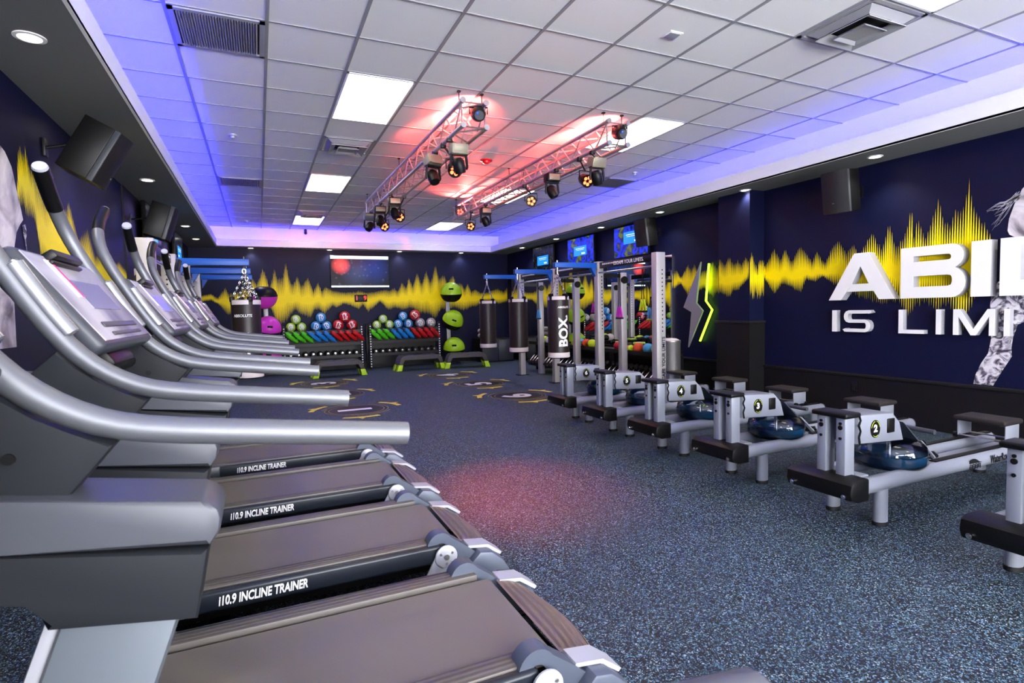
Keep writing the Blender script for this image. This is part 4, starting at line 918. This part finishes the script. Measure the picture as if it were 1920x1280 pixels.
# ------------------------------------------------------------------ shelves under the right rack with gear
def shelf(y0, y1, label):
    o = thing('storage_shelf', label, 'shelf', (5.72, (y0+y1)/2, 0), group='black gear shelves under the right rack')
    L = (y1-y0)/2-.02
    obj('top_tray', MB().box2(-.20, .26, -L, L, .600, .625).box2(-.22, -.20, -L, L, .585, .65), m_blackm, o)
    obj('rear_rail', MB().box2(.25, .27, -L, L, .3, .66), m_blackm, o)
    R = Matrix.Rotation(-.75, 3, 'Y')
    obj('dumbbell_tray', MB().box((-.13, 0, .24), (.34, 2*L, .012), R), m_blackm, o)
    for s in (-1, 1):
        obj('leg', MB().box2(.18, .24, s*L-.02, s*L+.02, 0, .6), m_blackm, o); obj('leg', MB().box2(-.05, .01, s*L-.02, s*L+.02, 0, .6), m_blackm, o)
    return o
bays = [(6.72, 8.20), (8.22, 9.70), (9.72, 11.20)]
for k, b in enumerate(bays): shelf(b[0], b[1], 'black gear shelf with a dumbbell tray in the %s bay of the right rack' % ('nearest', 'middle', 'farthest')[k])
def dumbbell_proto(name, label, loc, R, grp, L=.16, hr=.052):
    o = thing(name, label, 'dumbbell', loc, group=grp); o.rotation_euler = R.to_euler()
    obj('handle', MB().tube([(-L/2, 0, 0), (-L/4, 0, 0), (0, 0, 0), (L/4, 0, 0), (L/2, 0, 0)], [.013, .016, .018, .016, .013], 12), m_chrome, o)
    for s in (-1, 1):
        h = obj('head', MB().lathe([(0, L/2), (hr*.85, L/2), (hr, L/2+.012), (hr, L/2+.055), (hr*.85, L/2+.068), (0, L/2+.068)], Matrix.Rotation(s*PI/2, 4, 'Y'), 12), m_rubber, o)
        obj('end_disc', MB().lathe([(hr*.42, L/2+.067), (hr*.40, L/2+.071), (0, L/2+.072)], Matrix.Rotation(s*PI/2, 4, 'Y'), 14), m_dgrey, h)
    return o
RD = Matrix.Rotation(-.75, 3, 'Y'); up_ = RD @ Vector((0, 0, 1))
dp = None; k = 0
for bi, (a, b) in enumerate(bays):
    n = 11
    for q in range(n):
        y = a+.09+(b-a-.18)*q/(n-1); loc = Vector((5.59, y, .24))+up_*.058
        lab = 'black dumbbell with a chrome handle on the slanted tray, %s bay of the right rack, %s from the near end' % (('nearest', 'middle', 'farthest')[bi], (ORD+['eighth', 'ninth', 'tenth', 'eleventh'])[q])
        lab = 'black dumbbell with chrome handle, %s from the camera in the %s tray' % ((ORD+['eighth', 'ninth', 'tenth', 'eleventh'])[q], ('nearest', 'middle', 'farthest')[bi])
        if dp is None: dp = dumbbell_proto('dumbbell', lab, loc, RD, 'chrome handled dumbbells in the slanted trays', .19, .045)
        else: copy_tree(dp, loc, label=lab)
# boxing gloves, pads and rolls on the trays
def glove(loc, rz, m, m2, label, S=1.):
    o = thing('boxing_glove', label, 'boxing glove', loc, rz, group='boxing gloves on the shelf')
    obj('mitt', MB().sphere((-.055*S, 0, .075*S), .078*S, (1.15, .85, .95)), m, o)
    obj('thumb', MB().sphere((-.03*S, .068*S, .075*S), .03*S, (1.5, .8, .9)), m, o)
    obj('palm', MB().lathe([(.055*S, -.02*S), (.062*S, .03*S), (.05*S, .075*S)], Matrix.Translation((.02*S, 0, .068*S)) @ Matrix.Rotation(PI/2, 4, 'Y'), 18), m2, o)
    obj('cuff', MB().lathe([(.046*S, .07*S), (.052*S, .075*S), (.054*S, .14*S), (.047*S, .145*S), (.03*S, .142*S)], Matrix.Translation((.02*S, 0, .068*S)) @ Matrix.Rotation(PI/2, 4, 'Y'), 18), m_rubber, o)
    obj('emblem', MB().lathe([(.022*S, 0), (.02*S, .003), (0, .004)], Matrix.Translation((-.128*S, .0, .09*S)) @ Matrix.Rotation(-PI/2, 4, 'Y'), 14), m_wht, o)
    return o
def pads(loc, rz, cols, label):
    """a stack: every pad is a thing of its own"""
    for k, (m, lab) in enumerate(cols):
        o = thing('focus_pad', lab, 'focus pad', (loc[0], loc[1], loc[2]+.036*k), rz+.3*(k % 2), group='flat focus pads on the shelf')
        obj('pad', MB().prism([(.13*math.cos(a), .10*math.sin(a)) for a in [2*PI*i/18 for i in range(18)]], XY, 0, .032, .008), m, o)
        obj('target', MB().lathe([(.05, .032), (.048, .0335), (0, .034)], seg=18), m_bagw if m is not m_black else m_dgrey, o)
TZ = .625
for x, y, rz, m, m2, l in ((5.63, 6.88, .2, m_yelg, m_black, 'yellow green boxing glove nearest the perforated end post'), (5.63, 7.08, .1, m_sky, m_black, 'light blue boxing glove between the yellow green and orange gloves'), (5.63, 7.31, -.1, m_orange, m_black, 'orange boxing glove with a white emblem near the shelf end'), (5.60, 7.52, .3, m_yelg, m_limeb, 'small yellow boxing glove left of the orange glove'), (5.60, 7.68, .0, m_pink, m_pink, 'small magenta boxing glove on the nearest tray'), (5.64, 7.86, -.2, m_red, m_black, 'red boxing glove left of the magenta glove'), (5.63, 8.70, .1, m_yelg, m_black, 'yellow boxing glove nearest on the middle tray'), (5.63, 8.88, -.1, m_orange, m_black, 'orange red boxing glove on the middle tray'), (5.63, 9.06, .2, m_sky, m_black, 'light blue boxing glove on the middle tray'), (5.63, 9.28, .0, m_yelg, m_lime, 'lime boxing glove on the middle tray beside the blue glove'), (5.63, 10.35, .1, m_bagw, m_black, 'off white boxing glove on the farthest tray'), (5.63, 10.55, -.1, m_yelg, m_black, 'yellow green boxing glove on the farthest tray'), (5.63, 10.78, .1, m_black, m_black, 'black boxing glove on the farthest tray')):
    small = l.startswith('small'); glove((x, y, TZ), rz, m, m2, l, .75 if small else 1.05)
pads((5.82, 7.62, TZ), .3, [(m_black, 'black focus pad, bottom of the near stack on the nearest tray'), (m_bag, 'dark brown focus pad second in the near stack'), (m_black, 'black focus pad third in the near stack'), (m_limeb, 'green focus pad topmost of the near stack')], '')
pads((5.78, 8.08, TZ), 1.0, [(m_black, 'black focus pad, bottom of the stack beside the second post'), (m_bag, 'dark brown focus pad in the stack beside the second post'), (m_sky, 'light blue focus pad under the top of its stack'), (m_limeb, 'pale green focus pad topmost beside the second post')], '')
pads((5.82, 9.2, TZ), .5, [(m_black, 'black focus pad, bottom of the stack on the middle tray'), (m_bag, 'dark brown focus pad in the stack on the middle tray'), (m_limeb, 'green focus pad topmost on the middle tray')], '')
pads((5.82, 10.5, TZ), .5, [(m_black, 'black focus pad, bottom of the stack on the farthest tray'), (m_dgrey, 'dark grey focus pad topmost on the farthest tray')], '')
# suspension straps hanging from the pull bars
def straps(y, m, m2, label, x=5.02, zlow=1.25):
    o = thing('suspension_trainer', label, 'suspension trainer', (x, y, zlow), group='suspension straps on the rack')
    H = 1.90-zlow
    for s in (-1, 1):
        obj('strap', MB().tube([(0, s*.01, H), (0, s*.02, .25), (0, s*.03, .16)], .006, 6), m_black, o)
        obj('webbing', MB().prism([(s*.03-.004, .17), (s*.03+.004, .17), (s*.03+.05, 0), (s*.03+.035, 0), (s*.03, .12), (s*.03-.035, 0), (s*.03-.05, 0)], YZ, -.012, .012), m, o)
        obj('grip', MB().cyl((0, s*.03-.055, -.005), (0, s*.03+.055, -.005), .015, seg=10), m2, o)
for y, m, m2, l, zl in ((6.30, m_sky, m_yelg, 'light blue suspension straps hanging nearest the end post', 1.18), (6.48, m_yelg, m_black, 'yellow green suspension straps hanging near the end post', 1.30), (7.05, m_pink, m_black, 'magenta suspension straps hanging in the nearest bay', 1.20), (7.75, m_pink, m_black, 'magenta suspension straps hanging beyond the second post', 1.28), (8.7, m_limeb, m_black, 'olive green suspension straps hanging behind the nearest bag', 1.15), (9.75, m_sky, m_black, 'pale blue suspension straps hanging in the farthest bay', 1.18)): straps(y, m, m2, l, zlow=zl)
# cylindrical steel bin
o = thing('waste_bin', 'tall brushed steel cylinder bin behind the rack end post', 'bin', (5.46, 6.42, 0))
obj('body', MB().lathe([(.145, 0), (.145, .82), (.149, .83), (.149, .86), (.142, .865), (.13, .85), (.13, .7)], seg=36), m_steel, o)
obj('base_ring', MB().lathe([(.15, 0), (.152, .05), (.147, .055)], seg=36), m_black, o)
obj('liner', MB().lathe([(.12, .7), (.127, .872), (.08, .89), (.04, .87), (0, .83)], seg=14), m_bagw, o)

# ------------------------------------------------------------------ back wall: storage racks, balls, bags
def back_rack(x0, x1, label):
    o = thing('storage_rack', label, 'storage rack', ((x0+x1)/2, 13.65, 0), group='black storage racks at the back wall')
    W = (x1-x0)/2
    for s in (-1, 1):
        p = obj('upright', MB().box2(s*W-.03, s*W+.03, 0, .06, 0, 1.10, .004), m_blackm, o)
        obj('upright', MB().box2(s*W-.03, s*W+.03, .42, .48, 0, 1.10, .004), m_blackm, o)
        mb = MB()
        for q in range(17): mb.cyl((s*W, -.002, .06+q*.061), (s*W, .001, .06+q*.061), .017, seg=10)
        obj('perforation', mb, m_wht, p)['kind'] = 'stuff'
    for z0, tilt, nm in ((.955, 0, 'top_shelf'), (.66, 0, 'middle_shelf'), (.36, 0, 'lower_shelf')):
        obj(nm, MB().box2(-W+.03, W-.03, .02, .46, z0-.012, z0).box2(-W+.03, W-.03, 0, .02, z0-.05, z0+.02), m_blackm, o)
    obj('back_panel', MB().box2(-W+.03, W-.03, .455, .47, .08, .95), m_blackm, o)
    return o
R1, R2 = (.50, 2.235), (2.44, 4.17)
back_rack(*R1, 'black storage rack with perforated uprights at the back wall, the left one'); back_rack(*R2, 'black storage rack with perforated uprights at the back wall, the right one')
def med_ball(x, y, z, m, num, r, roll_, label):
    o = thing('medicine_ball', label, 'medicine ball', (x, y, z+r), group='medicine balls on the back racks')
    a0 = math.atan2(-y, -x)
    b = obj('ball', MB().sphere((0, 0, 0), r, u=24, v=14), m, o)
    t = fine(text_mesh(num, r*1.15, .0008, .003)); c, s_ = math.cos(roll_), math.sin(roll_)
    bar_ = [(-r*.55, r*.55, r*.45, .010), (-r*.5, r*.5, -r*.62, .012), (-r*.35, r*.35, r*.62, .012)]
    for v in t.vertices:
        u_, w_ = v.co.x*c-v.co.y*s_, v.co.x*s_+v.co.y*c; al, be = u_/r, w_/r; R_ = r*1.016+v.co.z
        v.co = (R_*math.cos(be)*math.cos(a0+al), R_*math.cos(be)*math.sin(a0+al), R_*math.sin(be))
    t.name = 'number'; obj('number', t, m_wht, o)
    mb = MB()
    for x0, x1, yy, hh in bar_:
        v = []
        for k in range(7):
            for d in (0, hh*1.6):
                px_, py_ = x0+(x1-x0)*k/6, yy+d; u_, w_ = px_*c-py_*s_, px_*s_+py_*c; al, be = u_/r, w_/r
                for R_ in (r*1.008, r*.99): v.append((R_*math.cos(be)*math.cos(a0+al), R_*math.cos(be)*math.sin(a0+al), R_*math.sin(be)))
        mb.mesh(v, [f for k in range(6) for b4 in [4*k] for f in ((b4, b4+4, b4+6, b4+2), (b4+2, b4+6, b4+7, b4+3), (b4, b4+1, b4+5, b4+4))])
    obj('stripe', mb, m_wht, o)
Y0 = 13.86
z1 = .957
def trio(xa, xb, m, num, r, col, where):
    d = (xb-xa)/2; h = math.sqrt(max((2*r)**2-d*d, .002))
    med_ball(xa, Y0, z1, m, num, r, .5*rnd.random()-.3, '%s medicine ball marked %s, left one of the %s' % (col, num, where)); med_ball(xb, Y0, z1, m, num, r, .9*rnd.random()-.2, '%s medicine ball marked %s, right one of the %s' % (col, num, where))
    med_ball((xa+xb)/2, Y0, z1+h, m, num, r, .8*rnd.random()-.4, '%s medicine ball marked %s, top of the %s' % (col, num, where))
trio(.66, .895, m_limeb, '08', .108, 'lime', 'pile on the left rack'); trio(1.215, 1.455, m_bluel, '10', .117, 'blue', 'pile on the left rack'); trio(1.725, 2.04, m_red, '15', .128, 'red', 'pile on the left rack')
trio(2.64, 2.95, m_limeb, '08', .105, 'lime', 'pile on the right rack'); 
med_ball(3.175, Y0, z1, m_bluel, '10', .112, .3, 'blue medicine ball marked 10, lower left on the right rack'); med_ball(3.43, Y0, z1, m_bluel, '10', .112, .0, 'blue medicine ball marked 10, lower right on the right rack'); med_ball(3.295, Y0, z1+.19, m_bluel, '10', .112, .5, 'blue medicine ball marked 10, upper one on the right rack')
med_ball(3.595, Y0-.04, z1+.20, m_red, '15', .128, .7, 'red medicine ball marked 15, on top of the right rack balls')
med_ball(3.735, Y0, z1, m_greyb, '20', .122, .3, 'grey medicine ball marked 20 under the red ball'); med_ball(4.02, Y0, z1, m_greyb, '20', .122, .9, 'grey medicine ball marked 20 at the right end of the rack')
def power_bag(x, z, m, label, tilt=.75, L=.36):
    o = thing('power_bag', label, 'weighted bag', (x, 13.60, z), group='weighted bags on the back racks')
    o.rotation_euler = (0, tilt, .5)
    obj('body', MB().lathe([(0, -L/2), (.03, -L/2+.004), (.045, -L/2+.03), (.055, -L/4), (.058, 0), (.055, L/4), (.045, L/2-.03), (.03, L/2-.004), (0, L/2)], Matrix.Rotation(PI/2, 4, 'Y'), 14), m, o)
    for s in (-1, 1): obj('end_tab', MB().box((s*(L/2+.02), 0, 0), (.06, .05, .015), None, .005), m, o)
    obj('handle', MB().tube([(-.07, -.05, .02), (-.05, -.082, .03), (.05, -.082, .03), (.07, -.05, .02)], .008, 8), m_black, o)
for x0, R_, nm in ((.66, R1, 'left'), (2.56, R2, 'right')):
    for q in range(10):
        m, c = ((m_green, 'green'), (m_bluei, 'blue'), (m_red, 'red'))[0 if q < 3 else 1 if q < 6 else 2]
        i_ = q if q < 3 else q-3 if q < 6 else q-6
        x = x0+.165*q
        power_bag(x, .835, m, '%s weighted bag slanting over the %s rack shelf, %s %s from the left' % (c, nm, ORD[i_], c), .62+.1*rnd.random())
RB_ = Matrix.Rotation(PI/2, 3, 'Z')
for R_, nm in ((R1, 'left'), (R2, 'right')):
    for q in range(10):
        x = R_[0]+.13+(R_[1]-R_[0]-.26)*q/9; loc = Vector((x, 13.80, .36+.062))
        lab = 'black round dumbbell with a bright end bolt, %s from the left in the %s rack' % ((ORD+['eighth', 'ninth', 'tenth'])[q], nm)
        lab = 'round black dumbbell end, %s from the left on the %s back rack' % ((ORD+['eighth', 'ninth', 'tenth'])[q], nm)
        if nm == 'left' and q == 0:
            db2 = dumbbell_proto('dumbbell', lab, loc, RB_, 'round dumbbells on the lower back shelves', .12, .062)
            for ch in kids(db2):
                if ch.name.startswith('head'):
                    for e in kids(ch): e.data.materials[0] = m_chrome
        else: copy_tree(db2, loc, label=lab)
# balance domes on their pole stands
def dome_stand(x, label):
    o = thing('dome_stand', label, 'stand', (x, 13.86, 0), group='balance dome stands')
    obj('pole', MB().box2(-.05, .05, .06, .12, 0, 1.95, .006), m_vent, o); obj('base', MB().box2(-.22, .22, -.18, .22, 0, .03, .006), m_blackm, o)
    for z in (.30, 1.0, 1.70): obj('support', MB().box2(-.03, .03, -.02, .10, z-.015, z+.015), m_blackm, o)
def balance(x, y, z, m, label, rot, r=.275):
    o = thing('balance_dome', label, 'balance trainer', (x, y, z), group='balance domes'); o.rotation_euler = rot
    obj('dome', MB().lathe([(r, .0)]+[(r*math.cos(a), r*1.08*math.sin(a)) for a in [PI/2*k/10 for k in range(1, 10)]]+[(0, r*1.08)], seg=36), m, o)
    obj('platform', MB().lathe([(0, -.20), (r*.45, -.195), (r*.72, -.155), (r*.9, -.09), (r*1.0, -.02), (r*1.01, 0), (r*.98, .006)], seg=36), m_black, o)
    obj('emblem', MB().box((0, -r*.87, r*.52), (.11, .03, .05), Matrix.Rotation(.50, 3, 'X'), .006), m_black, o)
dome_stand(4.51, 'grey pole stand holding three lime balance domes'); dome_stand(.15, 'grey pole stand holding magenta balance domes')
m_limed = mat('lime_dome', '#a4d414', .3); m_pinkd = mat('magenta_dome', '#d63ac0', .3)
balance(4.50, 13.60, 1.80, m_limed, 'lime balance dome, topmost on the right pole stand', (.12, 0, -.3)); balance(4.51, 13.58, 1.10, m_limed, 'lime balance dome tilted in the middle of the right pole stand', (.45, .35, -.2)); balance(4.52, 13.55, .40, m_limed, 'lime balance dome lowest on the right pole stand', (.2, .0, -.3))
balance(.13, 13.60, 1.80, m_pinkd, 'magenta balance dome flipped with its black side up, topmost on the left pole stand', (PI+.15, 0, .3)); balance(.18, 13.58, 1.05, m_pinkd, 'magenta balance dome with a black emblem, middle of the left pole stand', (.35, .1, .1)); balance(.16, 13.55, .40, m_pinkd, 'magenta balance dome lowest on the left pole stand', (.2, 0, 0))
# step decks
def deck(x0, y0, x1, y1, wdt, label):
    a = Vector((x0, y0, 0)); b = Vector((x1, y1, 0)); L = (b-a).length; ang = math.atan2(y1-y0, x1-x0)
    o = thing('step_deck', label, 'step platform', (a+b)/2, ang, group='grey step decks')
    H = .34
    pr = [(-L/2+.02, .13), (-L/2+.06, H-.06), (-L/2+.12, H), (L/2-.12, H), (L/2-.06, H-.06), (L/2-.02, .13), (L/2-.11, .13), (L/2-.15, H-.08), (-L/2+.15, H-.08), (-L/2+.11, .13)]
    obj('platform', MB().prism(pr, XZ, -wdt/2, wdt/2, .012), m_dec, o)
    for s in (-1, 1): obj('grip_pad', MB().box2(s*L*.22-.13, s*L*.22+.13, -wdt/2+.05, wdt/2-.05, H, H+.012, .004), m_dgrey, o)
    for sx in (-1, 1):
        for sy in (-1, 1):
            obj('foot', MB().prism([(sx*(L/2-.015), .14), (sx*(L/2-.115), .14), (sx*(L/2-.085), 0), (sx*(L/2+.035), 0)], XZ, sy*wdt/2-sy*.13, sy*wdt/2+sy*.005, .008), m_lime, o)
deck(1.0, 12.55, 2.08, 12.62, .40, 'grey step deck with lime feet in front of the left rack'); deck(2.86, 12.86, 3.98, 12.92, .40, 'grey step deck with lime feet in front of the right rack'); deck(4.02, 12.78, 5.05, 12.62, .40, 'grey step deck with lime feet below the lime balance domes')
# low cabinet and stacked white rolls in the far right corner
o = thing('side_cabinet', 'low dark cabinet in the back right corner behind the bags', 'cabinet', (5.75, 13.75, 0)); obj('carcass', MB().box2(-.5, .4, -.3, .4, 0, .62, .008), m_blackm, o); obj('door', MB().box2(-.49, -.05, -.315, -.3, .03, .58, .004), m_dgrey, o); obj('door', MB().box2(-.03, .39, -.315, -.3, .03, .58, .004), m_dgrey, o)
for k, (z, l) in enumerate(((.685, 'rolled white mat, lower of two on the corner cabinet'), (.81, 'rolled white mat, upper of two on the corner cabinet'))):
    o = thing('rolled_mat', l, 'mat', (5.42, 13.72, z), group='rolled mats'); obj('roll', MB().cyl((-.02, -.28, 0), (-.02, .25, 0), .062, seg=20), m_bagw, o); obj('band', MB().lathe([(.064, -.1), (.064, -.05)], Matrix.Translation((-.02, 0, 0)) @ Matrix.Rotation(PI/2, 4, 'X'), 20), m_black, o)
